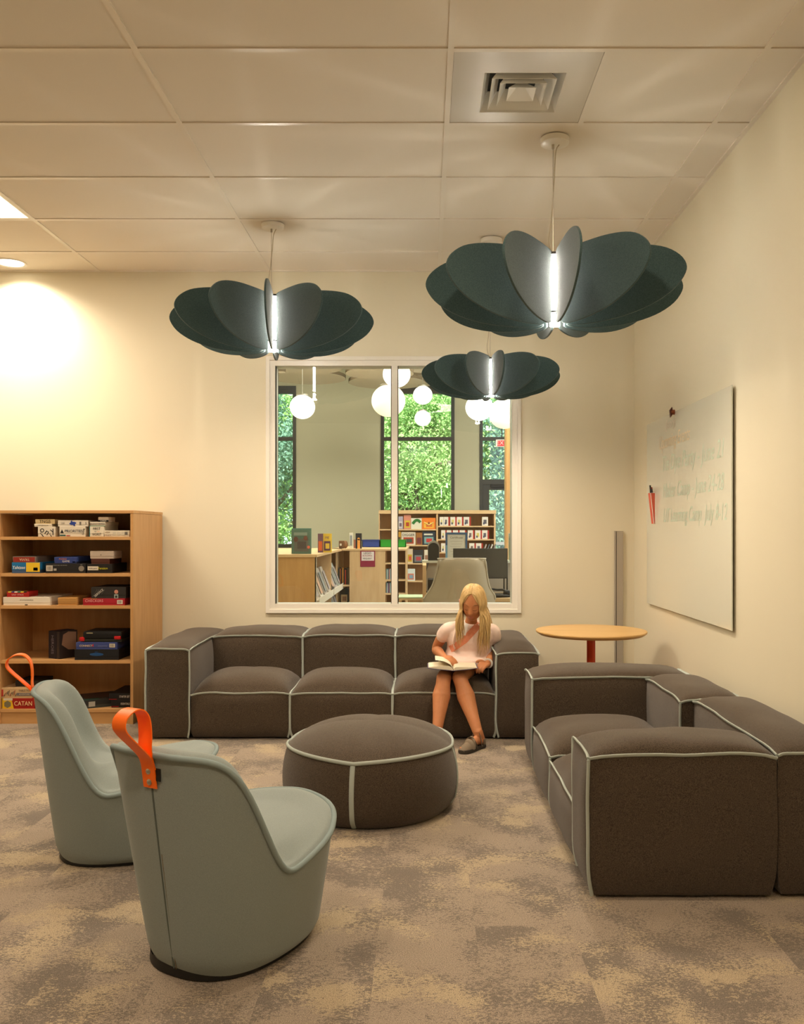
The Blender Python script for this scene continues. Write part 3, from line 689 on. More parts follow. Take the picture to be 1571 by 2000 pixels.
for q in range(3): patch(o, a + .055 + .028 * q, a + .075 + .028 * q, z0 + .010, z0 + .030, 5.585, (196, 188, 170))
T = TOPS[1]
o, a, b_, z0, z1 = game('dice_game_box', 'blue and yellow dice game box with white script', 23, 78, 1098.5, 1119.5, T, (30, 108, 160), side=(60, 84, 120))
patch(o, a + .092, b_ - .0005, z0 + .009, z1 - .001, 5.585, (226, 186, 42)); lab(o, 'Yahtzee', a + .044, z0 + .036, 5.585, .030, (230, 230, 226), 0, .85, shear=.2)
patch(o, b_ - .042, b_ - .014, z0 + .016, z0 + .036, 5.585, (90, 76, 36))
zA = z1
o, a, b_, z0, z1 = game('game_box', 'grey and red box lying upside down on the blue and yellow one', 25, 71, 1086.5, 1098, zA, (120, 104, 96), .3)
patch(o, a + .004, b_ - .010, z0 + .003, z1 - .004, 5.585, (142, 44, 32)); lab(o, 'TRIVIA', (a + b_) / 2, (z0 + z1) / 2, 5.585, .022, (216, 190, 160), 180)
o, a, b_, z0, z1 = game('game_box', 'long black box with a white barcode label, middle of the second shelf', 89, 167.5, 1101, 1119.5, T, (34, 32, 32), .26)
patch(o, a + .004, a + .046, z0 + .014, z0 + .050, 5.585, (190, 182, 170))
for q in range(7): patch(o, a + .012 + .004 * q, a + .0135 + .004 * q, z0 + .020, z0 + .043, 5.585, (40, 38, 36), e=.0009)
lab(o, 'A GAME OF SKILL AND STRATEGY', a + .092, z0 + .050, 5.585, .006, (170, 166, 158)); patch(o, a + .052, a + .070, z0 + .016, z0 + .030, 5.585, (160, 156, 148))
MB().tube([(b_ - .028, 5.5849, z0 + .030), (b_ - .028, 5.5843, z0 + .030)], .018, 18).build('printed_mark', flat((128, 120, 110)), o); lab(o, 'AGES', b_ - .028, z0 + .055, 5.585, .006, (170, 166, 158))
o, a, b_, z0, z1 = game('game_box', 'blue box with coloured lettering on the long black box', 106, 150, 1088, 1101, z1, (52, 70, 128), .34, side=(40, 44, 66))
patch(o, a + .004, b_ - .004, z0 + .004, z1 - .004, 5.585, (44, 60, 120)); lab(o, 'PUZZLE', a + .055, z0 + .030, 5.585, .014, (206, 120, 60)); lab(o, 'GAME', a + .075, z0 + .015, 5.585, .018, (206, 200, 190)); patch(o, b_ - .028, b_ - .008, z0 + .007, z0 + .014, 5.585, (200, 196, 190))
o, a, b_, z0, z1 = game('game_box', 'black box with a white strip label at the right of the second shelf', 169.5, 219, 1101.5, 1119.5, T, (30, 27, 25), .28)
patch(o, a + .006, a + .074, z0 + .019, z0 + .044, 5.585, (206, 196, 180)); lab(o, 'family game', a + .040, z0 + .031, 5.585, .011); lab(o, 'Tension', a + .102, z0 + .031, 5.585, .020, (206, 196, 40))
zC = z1
o, a, b_, z0, z1 = game('game_box', 'brown box between the pale box and the black box', 178, 214, 1091, 1101.5, zC, (74, 38, 28), .22)
o, a, b_, z0, z1 = game('game_box', 'pale cream box, topmost of the stack on the second shelf', 176, 222, 1076, 1090.5, z1, (176, 160, 146), .16)
MB().tube([((a + b_) / 2 - .006, 5.5849, (z0 + z1) / 2), ((a + b_) / 2 - .006, 5.5843, (z0 + z1) / 2)], .004, 10).build('printed_mark', flat((120, 108, 96)), o)
T = TOPS[2]
o, a, b_, z0, z1 = game('game_box', 'wide white carton with slanted front on the third shelf', 6, 98, 1167, 1183, T, (222, 212, 196), .36)
lab(o, 'SET OF PLAYING PIECES', (a + b_) / 2, z0 + .034, 5.585, .008, (90, 84, 78)); patch(o, a + .14, a + .158, z0 + .0, z0 + .006, 5.585, (60, 50, 40))
o, a, b_, z0, z1 = game('card_tin', 'red card tin with multicoloured top on the white carton', 13, 56, 1156.5, 1167, z1, (166, 34, 30), .14, 5.59, bev=.004)
lab(o, 'UNO  STACK', (a + b_) / 2, z0 + .014, 5.59, .013, (222, 180, 170))
for q, cc in enumerate(((224, 196, 60), (60, 60, 120), (230, 220, 200), (40, 120, 90), (226, 190, 60), (30, 28, 26))): MB().box(a + .010 + q * .020, a + .028 + q * .020, 5.5895, 5.66, z1 - .006, z1 + .0012).build('printed_panel', flat(cc), o)
o, a, b_, z0, z1 = game('wooden_box', 'small pale wooden box in the middle of the third shelf', 113, 150, 1168, 1183, T, (188, 140, 78), .26)
for q in range(3): patch(o, a + .004, b_ - .004, z0 + .010 + .012 * q, z0 + .0115 + .012 * q, 5.585, (136, 92, 44), name='grooved_slat')
o, a, b_, z0, z1 = game('game_box', 'flat red box with a white barcode label on the third shelf', 162, 244, 1170.5, 1184, T, (160, 30, 44), .26)
lab(o, 'CHECKERS', a + .072, z0 + .028, 5.585, .024, (216, 150, 150)); patch(o, b_ - .050, b_ - .014, z0 + .008, z0 + .034, 5.585, (206, 196, 184)); patch(o, a + .002, a + .09, z1 - .004, z1, 5.585, (186, 110, 60))
for q in range(6): patch(o, b_ - .044 + .004 * q, b_ - .0425 + .004 * q, z0 + .012, z0 + .030, 5.585, (40, 38, 36), e=.0009)
o, a, b_, z0, z1 = game('game_box', 'charcoal box with a small white figure print on the flat red box', 178, 246, 1148.5, 1170.5, z1, (42, 38, 36), .28)
patch(o, a + .148, a + .174, z0 + .0, z0 + .026, 5.585, (150, 160, 152)); MB().blob((a + .161, 5.5848, z0 + .042), .013, .0005, .013, 12, 8).build('printed_mark', flat((190, 130, 110)), o); patch(o, a + .154, a + .168, z0 + .004, z0 + .018, 5.585, (46, 42, 40), e=.0009)
lab(o, 'SERVICE', a + .050, z0 + .034, 5.585, .020, (200, 194, 184), 40)
for q in range(5): MB().tube([(a + .01 + q * .014, 5.5846, z0 + .01 + .004 * q), (a + .04 + q * .012, 5.5846, z0 + .058)], .0007, 4).build('printed_line', flat((120, 116, 110)), o)
T = TOPS[3]
o = thing('game_box', 'tall dark book-like box standing upright with a rocky side picture', 'game box', (Xp(113, 5.66), 5.68, T), R(-30), 'board games in the beech bookcase')
hx, hz = .052, .178; OR = (0, 0, 0)
MB().box(-hx, hx - .028, -.04, .10, 0, hz).build('case', flat((30, 24, 34)), o, bevel=.0015, org=OR)
MB().box(hx - .028, hx + .0, -.038, .10, .002, hz - .002).build('cover', flat((46, 36, 34)), o, bevel=.0015, org=OR)
rk = MB(); rk.prism([(hx + .0004, -.02, .09), (hx + .0004, -.01, .155), (hx + .0004, .03, .172), (hx + .0004, .09, .165), (hx + .0004, .092, .05), (hx + .0004, .03, .055)], (.0008, 0, 0)); rk.build('printed_panel', flat((146, 112, 92)), o, org=OR)
tx = text('HEROES', flat((120, 110, 120)), None, .034, Matrix(), 'CENTER', sx=1.0); tx.parent = o; tx.matrix_basis = Matrix.Translation((-.014, -.0406, .09)) @ Matrix.Rotation(R(90), 4, 'X') @ Matrix.Rotation(R(-90), 4, 'Z')
o, a, b_, z0, z1 = game('game_box', 'deep black box with a blue emblem on the fourth shelf', 145.5, 232, 1268, 1289, T, (22, 22, 26), .34)
MB().blob(((a + b_) / 2, 5.5848, z0 + .036), .045, .0006, .010, 16, 6).build('printed_mark', flat((26, 70, 120)), o); lab(o, 'RPG', (a + b_) / 2, z0 + .050, 5.585, .012, (26, 70, 120))
o, a, b_, z0, z1 = game('game_box', 'blue box with red and white lettering on the deep black box', 148.5, 229, 1254.5, 1268, z1, (56, 68, 124), .3)
lab(o, 'CONNECT', a + .064, z0 + .022, 5.585, .017, (220, 196, 150)); lab(o, '4', a + .108, z0 + .024, 5.585, .026, (196, 40, 34)); patch(o, b_ - .050, b_ - .014, z0 + .012, z0 + .036, 5.585, (196, 186, 170)); patch(o, a + .14, a + .20, z0 + .020, z0 + .022, 5.585, (120, 126, 160))
for q in range(6): patch(o, b_ - .044 + .004 * q, b_ - .0425 + .004 * q, z0 + .016, z0 + .032, 5.585, (40, 38, 36), e=.0009)
zz = z1; xa, xe = Xp(158, 5.6), Xp(240, 5.6)
o = thing('game_case', 'black zipped case with red corners on the blue box', 'game case', ((xa + xe) / 2, 5.7, zz), 0, None)
MB().box(xa + .01, xe - .006, 5.595, 5.80, zz + .0, zz + .022).build('lower_shell', flat((40, 40, 32)), o, bevel=.007, smooth=40)
MB().box(xa + .015, xe - .004, 5.590, 5.80, zz + .022, zz + .070).build('upper_shell', flat((14, 14, 15)), o, bevel=.014, smooth=40)
MB().box(xa - .006, xa + .026, 5.588, 5.62, zz + .006, zz + .032).build('red_corner', flat((170, 18, 22)), o, bevel=.006, smooth=40)
MB().box(xe - .052, xe - .010, 5.584, 5.62, zz + .018, zz + .040).build('red_corner', flat((170, 18, 22)), o, bevel=.006, smooth=40)
MB().box(xa + .04, xa + .08, 5.5894, 5.5905, zz + .056, zz + .062).build('printed_mark', flat((150, 140, 110)), o)
T = TOPS[4]
o, a, b_, z0, z1 = game('game_box', 'red and yellow box with large cream lettering on the bottom shelf', 4.5, 70, 1364.5, 1385, T, (152, 26, 18), .28)
MB().prism([(a, 5.5846, z0 + .001), (a + .074, 5.5846, z0 + .001), (a + .058, 5.5846, z1 - .001), (a, 5.5846, z1 - .001)], (0, .0006, 0)).build('printed_panel', flat((222, 178, 30)), o)
MB().tube([(a + .034, 5.5843, z0 + .028), (a + .034, 5.5838, z0 + .028)], .024, 6).build('printed_mark', flat((120, 112, 84)), o); patch(o, a + .008, a + .066, z1 - .014, z1 + .0, 5.584, (206, 196, 176))
lab(o, 'CATAN', a + .134, z0 + .032, 5.585, .040, (232, 206, 150), sx=.86)
o, a, b_, z0, z1 = game('game_box', 'cream box with sketched figures on the red and yellow box', 1, 62, 1344, 1364, z1, (196, 164, 122), .27)
lab(o, 'TABLE TOP', a + .155, z0 + .048, 5.585, .016, (70, 60, 56)); patch(o, a + .105, a + .20, z0 + .016, z0 + .034, 5.585, (110, 104, 110)); lab(o, 'ADVENTURE', a + .152, z0 + .025, 5.5845, .012, (200, 180, 150))
for q in range(9): MB().tube([(a + .024 + q * .009, 5.5847, z0 + .012 + (q * 7 % 4) * .006), (a + .03 + q * .009, 5.5847, z0 + .03 + (q * 5 % 4) * .007)], .0022, 5).build('printed_line', flat(((90, 80, 72), (150, 60, 50), (60, 66, 70))[q % 3]), o)
patch(o, a + .002, a + .018, z0 + .012, z1 - .01, 5.585, (176, 60, 50))
o, a, b_, z0, z1 = game('game_box', 'dark flat box lying under the cream sketched box at the back', 30, 78, 1332, 1343, z1, (40, 34, 30), .2, 5.64)
o = thing('game_box', 'large dark flat box lying turned on the bottom shelf behind the chair', 'game box', (Xp(190, 5.72), 5.75, T), R(32), 'board games in the beech bookcase')
MB().box(-.12, .12, -.13, .13, 0, .030).build('tray', flat((60, 66, 66)), o, org=OR); MB().box(-.121, .121, -.131, .131, .018, .052).build('lid', flat((44, 46, 46)), o, bevel=.002, org=OR)
MB().box(-.10, .08, -.07, .11, .0521, .0528).build('printed_panel', flat((62, 44, 38)), o, org=OR); MB().box(-.11, -.02, -.12, -.08, .0521, .0528).build('printed_panel', flat((34, 66, 54)), o, org=OR); MB().box(-.09, -.05, -.1320, -.1312, .010, .042).build('printed_panel', flat((170, 168, 160)), o, org=OR)
o, a, b_, z0, z1 = game('game_box', 'black box reading ESSENTIALS, lower of two at the right of the bottom shelf', 217, 255, 1358.5, 1372.5, T, (24, 21, 22), .3, 5.62)
patch(o, a + .0, a + .05, z0 + .006, z0 + .009, 5.62, (170, 24, 28)); lab(o, 'ESSENTIALS', a + .062, z0 + .024, 5.62, .019, (206, 198, 188), align='LEFT', sx=.6)
o, a, b_, z0, z1 = game('game_box', 'black box reading STARTER SET, upper of two at the right of the bottom shelf', 213, 255, 1345, 1358.5, z1, (26, 23, 24), .3, 5.62)
patch(o, a + .0, a + .05, z0 + .006, z0 + .009, 5.62, (170, 24, 28)); lab(o, 'STARTER SET', a + .066, z0 + .024, 5.62, .019, (206, 198, 188), align='LEFT', sx=.6)

# ------------------------------------------------------------------ library hall behind the glass
YH = 14.0; HX0, HX1, HZ = -4.6, 5.2, 4.25
structure(MB().box(HX0, HX1, YB + .16, YH + .2, -.1, 0).build('floor_hall', mat('hall_carpet', (.28, .26, .22), .95, .1)))
structure(MB().box(HX0, HX1, YB, YH + .2, HZ, HZ + .1).build('ceiling_hall', mat('hall_ceiling_paint', (.62, .60, .50), .8)))
structure(MB().box(HX0 - .12, HX0, YB + .16, YH + .2, 0, HZ).build('wall_hall_left', SAGE))
structure(MB().box(HX1, HX1 + .12, YB + .16, YH + .2, 0, HZ).build('wall_hall_right', SAGE))
h1 = (-3.45, Xp(578.5, YH)); h2 = (Xp(744, YH), Xp(888, YH)); h3 = (Xp(937, YH), 2.05); zt_, zs = Zp(754, YH), Zp(1069, YH)
w = MB(); w.box(HX0, h1[0], YH, YH + .2, 0, HZ).box(h1[1], h2[0], YH, YH + .2, 0, HZ).box(h2[1], h3[0], YH, YH + .2, 0, HZ).box(h3[1], HX1, YH, YH + .2, 0, HZ)
for h in (h1, h2, h3): w.box(h[0], h[1], YH, YH + .2, zt_, HZ)
w.box(h1[0], h1[1], YH, YH + .2, 0, zs).box(h2[0], h2[1], YH, YH + .2, 0, zs)
structure(w.build('wall_hall_back', SAGE))
ztr = Zp(857, YH)
for i, h in enumerate((h1, h2, h3)):
    bz = zs if i < 2 else 0
    o = structure(thing('window_%d' % (i + 2), ['dark framed tall window at the left of the hall', 'dark framed tall window in the middle of the hall', 'dark framed glazing over the glass door of the hall'][i], 'window', (h[0], YH, bz))); del o['category']
    frame(MB(), h[0], h[1], bz, zt_, .052, YH - .02, YH + .10).build('frame', BRONZE, o)
    MB().box(h[0] + .05, h[1] - .05, YH - .012, YH + .09, zt_ - .12, zt_ - .05).build('head_rail', BRONZE, o)
    MB().box(h[0] + .05, h[1] - .05, YH - .015, YH + .08, ztr - .028, ztr + .028).build('transom', BRONZE, o)
    MB().box(h[0] + .03, h[1] - .03, YH + .04, YH + .05, ztr, zt_ - .04).build('pane', GLASS, o)
    if i < 2: MB().box(h[0] + .03, h[1] - .03, YH + .04, YH + .05, bz + .04, ztr).build('pane', GLASS, o)
    else:
        zd = Zp(940, YH); MB().box(h[0] + .03, h[1] - .03, YH + .04, YH + .05, zd, ztr).build('pane', GLASS, o)
        MB().box(h[0] + .05, h[1] - .05, YH - .02, YH + .08, zd - .05, zd + .03).build('door_header', BRONZE, o)
o = structure(thing('door_1', 'dark framed glass entrance door', 'door', (h3[0], YH, 0))); del o['category']
zd = Zp(945, YH); frame(MB(), h3[0] + .055, h3[0] + 1.0, .02, zd, .10, YH + .0, YH + .05).build('door_frame', BRONZE, o); MB().box(h3[0] + .14, h3[0] + .92, YH + .02, YH + .03, .1, zd - .08).build('pane', GLASS, o)
MB().box(h3[0] + .18, h3[0] + .62, YH - .04, YH, zd - .06, zd - .015).build('door_closer', BLACK, o)
MB().box(h3[0] + .2, h3[0] + .8, YH - .05, YH - .02, 1.0, 1.05).build('push_bar', STEEL, o)
o = thing('wooden_post', 'tall honey-coloured wooden post beside the entrance door', 'post', (Xp(995, 11), 11, 0))
MB().box(Xp(988, 11), Xp(1004, 11), 10.95, 11.1, 0, HZ).build('post_face', OAK, o, bevel=.003); o2 = MB().box(Xp(986.5, 11), Xp(988, 11), 10.97, 11.08, 0, HZ).build('post_edge', MAPLE, o)
o = thing('exit_sign', 'red EXIT sign hanging in front of the entrance glazing', 'sign', (Xp(981, 12.4), 12.4, Zp(872, 12.4)))
MB().box(Xp(969, 12.4), Xp(994, 12.4), 12.40, 12.44, Zp(872.5, 12.4), Zp(858.5, 12.4)).build('sign_face', mat('exit_sign_face', lin((226, 205, 190)), .4, emit=(1, .8, .72), es=.25), o, bevel=.004)
MB().box(Xp(971.6, 12.4), Xp(993, 12.4), 12.397, 12.399, Zp(871.4, 12.4), Zp(860, 12.4)).build('red_field', mat('exit_red', lin((214, 40, 44)), .4, emit=(.9, .06, .07), es=.6), o)
text('EXIT', flat((246, 190, 182)), o, .085, face_cam(Xp(982.2, 12.4), 12.395, Zp(865.6, 12.4)), sx=1.0)
MB().tube([(Xp(981, 12.4), 12.42, Zp(858.5, 12.4)), (Xp(981, 12.4), 12.42, HZ)], .008, 8).build('hanger', BRONZE, o)
# ceiling clouds and globe pendants
CLM = mat('cloud_panel_face', (.74, .66, .54), .8); CLS = mat('cloud_panel_rim', (.16, .12, .07), .8)
for i, (px_, py_, Y, rr, lb_) in enumerate(((604, 719, 10.6, .40, 'round ceiling panel, leftmost and nearest of the floating discs'), (603, 739, 11.8, .50, 'pale round ceiling panel behind the leftmost floating disc'), (548, 727, 9.8, .055, 'small piece of a round ceiling panel at the left window edge'),
                                  (742, 730, 10.8, .42, 'round ceiling panel between the globe lamps'), (757, 748, 12.0, .53, 'round ceiling panel just under the others in the middle'), (832, 722, 11.0, .24, 'round ceiling panel right of the top globe lamp'), (800, 745, 12.6, .50, 'flat round ceiling panel behind the two smallest globe lamps'))):
    x, z = Xp(px_, Y), Zp(py_, Y)
    o = thing('ceiling_disc', lb_, 'ceiling panel', (x, Y, z), 0, 'floating round ceiling panels')
    MB().cyl(x, Y, z, z + .002, rr, 40).build('face', CLM, o); MB().cyl(x, Y, z + .0021, z + .045, rr + .004, 40).build('rim', CLS, o, smooth=40)
    for dx in (-.5, .5): MB().tube([(x + dx * rr, Y, z + .045), (x + dx * rr, Y, HZ)], .003, 6).build('hanging_rod', STEEL, o)
GLB = mat('white_globe', (1, 1, 1), .3, emit=(1, .97, .90), es=1.5); GLBW = mat('warm_globe', (1, .95, .85), .3, emit=(1, .82, .56), es=.9)
for px_, py_, r_, Y, m_, lb_ in ((591, 795, 24.5, 10.2, GLB, 'white globe lamp hanging alone at the left'), (759, 783, 33, 10.0, GLBW, 'largest warm white globe lamp half behind the window mullion'), (775, 731, 27, 9.4, GLB, 'white globe lamp at the top of the window beside the mullion'), (826, 772, 19, 11.2, GLB, 'small white globe lamp, upper of two in line'),
                      (826, 817, 16, 11.6, GLB, 'smallest white globe lamp, lower of two in line'), (936.5, 796, 27, 9.6, GLB, 'white globe lamp just under the small felt pendant'), (986, 808, 31, 9.9, GLBW, 'warm globe lamp at the right edge of the window')):
    x, z, rr = Xp(px_, Y), Zp(py_, Y), r_ * Y / F
    o = thing('globe_lamp', lb_, 'pendant lamp', (x, Y, z), 0, 'globe lamps in the hall')
    MB().blob((x, Y, z), rr, rr, rr * .95, 40, 24).build('globe', m_, o, smooth=True); MB().cyl(x, Y, z + rr * .92, z + rr * .92 + .012, rr * .5, 20).build('cap', STEEL, o)
    MB().tube([(x, Y, z + rr * .95), (x, Y, HZ)], .0028, 6).build('cord', mat('grey_cord', (.5, .47, .4), .6), o)

# --- low shelving, nearest unit with slanted display trays on its right side
LBL = flat((206, 196, 180))
o = A_ = thing('display_shelving', 'low maple shelving unit with display shelves on its right side', 'shelving', (-1.4, 8.9, 0))
ax1 = Xp(617.5, 7.6); zt = 1.027
MB().box(-2.0, ax1, 7.6, 7.63, 0, zt - .025).build('end_panel', OAK, o); MB().box(-2.02, ax1 + .01, 7.58, 10.2, zt - .025, zt).build('top_panel', MAPLEX, o, bevel=.002)
MB().box(-1.45, -1.42, 7.63, 10.17, 0, zt - .03).build('centre_panel', MAPLE, o); MB().box(-2.0, ax1, 10.14, 10.17, 0, zt - .03).build('end_panel', MAPLE, o)
MB().box(ax1 - .01, ax1 + .003, 7.6, 7.615, 0, zt - .026).build('edge_strip', LBL, o)
MB().box(-1.42, ax1 - .004, 8.86, 8.88, 0, zt - .03).build('divider', MAPLE, o)
ORD = ['first', 'second', 'third', 'fourth', 'fifth', 'sixth', 'seventh', 'eighth']
for lv, zz in enumerate((.30, .62)):
    for k, (ya, ye) in enumerate(((7.66, 8.84), (8.9, 10.12))):
        MB().box(-1.42, ax1 + .02, ya, ye, zz - .02, zz).build('shelf', LBL, o)
        MB().box(ax1 + .02, ax1 + .024, ya, ye, zz - .045, zz + .02).build('label_rail', flat((222, 214, 200)), o)
for k in range(7):
    y = 7.8 + k * .33
    for zz in (.30, .62):
        cc = [(220, 214, 204), (190, 180, 172), (206, 196, 186), (80, 76, 72), (210, 200, 196), (186, 190, 184), (200, 184, 168)][(k + int(zz * 10)) % 7]
        b_ = thing('magazine', 'picture book leaning on the %s display shelf, %s from the window' % ('lower' if zz < .5 else 'upper', ORD[k]), 'book', (ax1 - .10, y, zz), 0, 'picture books on the slanted display shelves')
        MB().prism([(ax1 - .02, y, zz), (ax1 - .006, y, zz), (ax1 - .10, y, zz + .25), (ax1 - .114, y, zz + .25)], (0, .2, 0)).build('cover', flat(cc), b_)
        MB().prism([(ax1 - .0155 + .007, y, zz + .03), (ax1 - .0145 + .007, y, zz + .03), (ax1 - .083 + .007, y, zz + .21), (ax1 - .084 + .007, y, zz + .21)], (0, .14, 0)).build('picture', flat([(170, 160, 160), (196, 160, 140), (140, 144, 144)][k % 3]), b_)
def book(name, label, p0, p1, q0, q1, Y, cols, depth=.02, group=None, cat='book', txt=None, tc=INK, ts=.02, lean=0, zb=None):
    """a book or card shown front-on; p = pixel columns, q = pixel rows at distance Y"""
    x0, x1, z1, z0 = Xp(p0, Y), Xp(p1, Y), Zp(q0, Y), Zp(q1, Y)
    if zb is not None: z1 += zb - z0; z0 = zb
    o = thing(name, label, cat, ((x0 + x1) / 2, Y, z0), 0, group)
    MB().box(x0, x1, Y, Y + depth, z0, z1).build('cover', flat(cols[0]), o)
    w_, h_ = x1 - x0, z1 - z0
    if len(cols) > 1: MB().box(x0 + w_ * .14, x1 - w_ * .14, Y - .0016, Y - .0002, z0 + h_ * .10, z0 + h_ * .60).build('picture', flat(cols[1]), o)
    if len(cols) > 2: MB().box(x0 + w_ * .30, x1 - w_ * .25, Y - .0030, Y - .0018, z0 + h_ * .2, z0 + h_ * .48).build('picture_detail', flat(cols[2]), o)
    if len(cols) > 3: MB().box(x0 + w_ * .12, x1 - w_ * .2, Y - .0016, Y - .0002, z0 + h_ * .72, z0 + h_ * .84).build('title_band', flat(cols[3]), o)
    if txt: text(txt, flat(tc), o, ts, face_cam((x0 + x1) / 2, Y - .004, z0 + h_ * .78))
    return o
def holder(label, p0, p1, q0, q1, Y, zb, cols, extra=None):
    o = book('picture_book', label, p0, p1, q0, q1, Y, cols, .02, zb=zb)
    x0, x1 = Xp(p0, Y), Xp(p1, Y)
    MB().box(x0 - .004, x1 + .004, Y - .012, Y - .009, zb, zb + (q1 - q0) * Y / F * .96).build('acrylic_stand', GLASS, o)
    return o
o = holder('teal picture book in a clear stand on the nearest low unit', 569.5, 608, 1030, 1080, 7.75, zt, [(98, 140, 128), (124, 116, 118), (88, 60, 70), (190, 204, 196)])
MB().blob((Xp(578, 7.74), 7.738, zt + .13), .02, .001, .024, 12, 8).build('picture_detail', flat((96, 62, 56)), o); MB().blob((Xp(597, 7.74), 7.738, zt + .14), .018, .001, .022, 12, 8).build('picture_detail', flat((110, 70, 58)), o); MB().blob((Xp(603, 7.74), 7.7385, zt + .06), .014, .001, .014, 12, 8).build('picture_detail', flat((220, 110, 90)), o)
o = book('picture_book', 'purple and orange picture book standing on the nearest low unit', 621, 631, 1037, 1074, 8.2, [(110, 78, 96), (204, 96, 46)], .02, zb=zt)
o = book('picture_book', 'yellow picture book with a purple figure on the nearest low unit', 630.8, 648, 1036, 1073, 8.23, [(228, 190, 70), (96, 60, 92), (228, 190, 70)], .02, zb=zt, txt='ME', tc=(120, 80, 110), ts=.03)
# --- second row
o = B_ = thing('end_shelving', 'low maple bookcase with a red notice on its end panel', 'shelving', (-.6, 10.6, 0))
YB2 = 9.85; xa, xb2 = Xp(683, YB2), Xp(753, YB2)
MB().box(xa, xb2, YB2, YB2 + .03, 0, zt - .02).build('end_panel', MAPLE, o); MB().box(Xp(646, YB2), Xp(795, YB2), YB2 - .01, YB2 + 1.5, zt - .02, zt).build('top_panel', MAPLEX, o)
for (u0, u1, nm) in ((Xp(659, YB2), xa, 'left'), (xb2, Xp(794, YB2), 'right')):
    MB().box(u0, u1, YB2 + .42, YB2 + .44, 0, zt - .02).build('back_panel', OAK, o)
    for z in ((.05, .395, .62) if nm == 'left' else (.05, .36, .525, .68, .87)): MB().box(u0, u1, YB2 + .01, YB2 + .42, z - .018, z).build('shelf', MAPLEX, o)
MB().box(Xp(659, YB2) - .018, Xp(659, YB2), YB2, YB2 + .44, 0, zt - .02).build('side_panel', MAPLE, o); MB().box(Xp(792, YB2), Xp(795, YB2), YB2, YB2 + .44, 0, zt - .02).build('side_panel', MAPLE, o)
o = thing('notice', 'dark red holder with a printed white notice on the low bookcase end', 'notice', (Xp(718, YB2), YB2, .8))
MB().box(Xp(704, YB2), Xp(733, YB2), YB2 - .006, YB2, Zp(1107, YB2), Zp(1075, YB2)).build('holder', flat((140, 36, 62)), o, bevel=.004)
MB().box(Xp(706.5, YB2), Xp(731, YB2), YB2 - .008, YB2 - .0062, Zp(1095, YB2), Zp(1077.5, YB2)).build('paper', flat((226, 212, 206)), o)
text('LEGO', flat((60, 40, 44)), o, .035, face_cam(Xp(718, YB2), YB2 - .009, Zp(1080.5, YB2))); text('BUILDING', flat((150, 60, 80)), o, .024, face_cam(Xp(718, YB2), YB2 - .009, Zp(1085.5, YB2))); text('REQUEST', flat((60, 50, 54)), o, .024, face_cam(Xp(718, YB2), YB2 - .009, Zp(1091, YB2)))
for q, (p_, cc) in enumerate(((661.5, (60, 64, 60)), (664, (150, 80, 40)), (666.5, (30, 30, 34)), (669, (196, 130, 50)), (671.5, (40, 36, 34)), (674, (170, 56, 40)), (676.5, (36, 32, 30)), (679, (90, 70, 50)))):
    b_ = thing('book', '%s spined book, %s from left, on the shelf left of the red notice' % (('grey green', 'rust', 'black', 'amber', 'dark brown', 'red', 'dark grey', 'olive brown')[q], ORD[q]), 'book', (Xp(p_, YB2), YB2 + .1, .62), 0, 'upright books left of the red notice')
    MB().box(Xp(p_ - 1.1, YB2), Xp(p_ + 1.1, YB2), YB2 + .06, YB2 + .24, .62, .62 + .19 - (q % 3) * .012).build('spine', flat(cc), b_)
b_ = book('framed_picture', 'black arched picture standing on the lower shelf left of the notice', 664, 681, 1124, 1155, YB2 + .08, [(22, 20, 20), (176, 150, 110), (120, 84, 60)], .03, zb=.396, cat='picture')
for row, (zz, cs) in enumerate(((.68, ((110, 160, 160), (190, 190, 180), (90, 130, 140), (160, 70, 60), (200, 200, 190), (80, 120, 130))), (.525, ((90, 140, 150), (200, 196, 186), (70, 90, 130), (150, 60, 60), (120, 170, 170), (196, 196, 190))))):
    for q, cc in enumerate(cs):
        b_ = thing('book', 'thin %s book, %s from left, on %s shelf right of the notice' % (('red' if cc[0] > 140 and cc[1] < 100 else 'pale' if min(cc) > 160 else 'blue green'), ORD[q], ('upper', 'lower')[row]), 'book', (Xp(755 + q * 1.6, YB2), YB2 + .1, zz), 0, 'thin books right of the red notice')
        MB().box(Xp(754.2 + q * 1.7, YB2), Xp(755.7 + q * 1.7, YB2), YB2 + .05, YB2 + .22, zz, zz + .118 - (q % 2) * .008).build('spine', flat(cc), b_)
YT = YB2 + .25
o = thing('desk_clock', 'small brown wooden clock on the low bookcase', 'clock', (Xp(669, YT), YT, zt)); MB().box(Xp(662, YT), Xp(673, YT), YT, YT + .06, zt, zt + .088).build('case', flat((112, 78, 52)), o, bevel=.008); MB().blob((Xp(674.5, YT), YT + .03, zt + .045), .03, .03, .045, 14, 8).build('rounded_end', flat((134, 96, 66)), o, smooth=True); MB().box(Xp(664, YT), Xp(667.5, YT), YT - .002, YT - .0003, zt + .03, zt + .055).build('dial', flat((214, 206, 192)), o)
o = thing('picture_bottle', 'tall narrow white printed box on the low bookcase', 'box', (Xp(686, YT), YT, zt)); MB().box(Xp(682.5, YT), Xp(689.5, YT), YT, YT + .04, zt, zt + .18).build('box_body', flat((206, 204, 192)), o, bevel=.003); MB().box(Xp(684, YT), Xp(688, YT), YT - .001, YT - .0002, zt + .03, zt + .15).build('printed_panel', flat((130, 140, 150)), o)
o = thing('book', 'small brown book leaning behind the black bookend', 'book', (Xp(692.5, YT), YT + .08, zt)); MB().box(Xp(690, YT), Xp(696, YT), YT + .07, YT + .1, zt, zt + .10).build('cover', flat((150, 96, 78)), o)
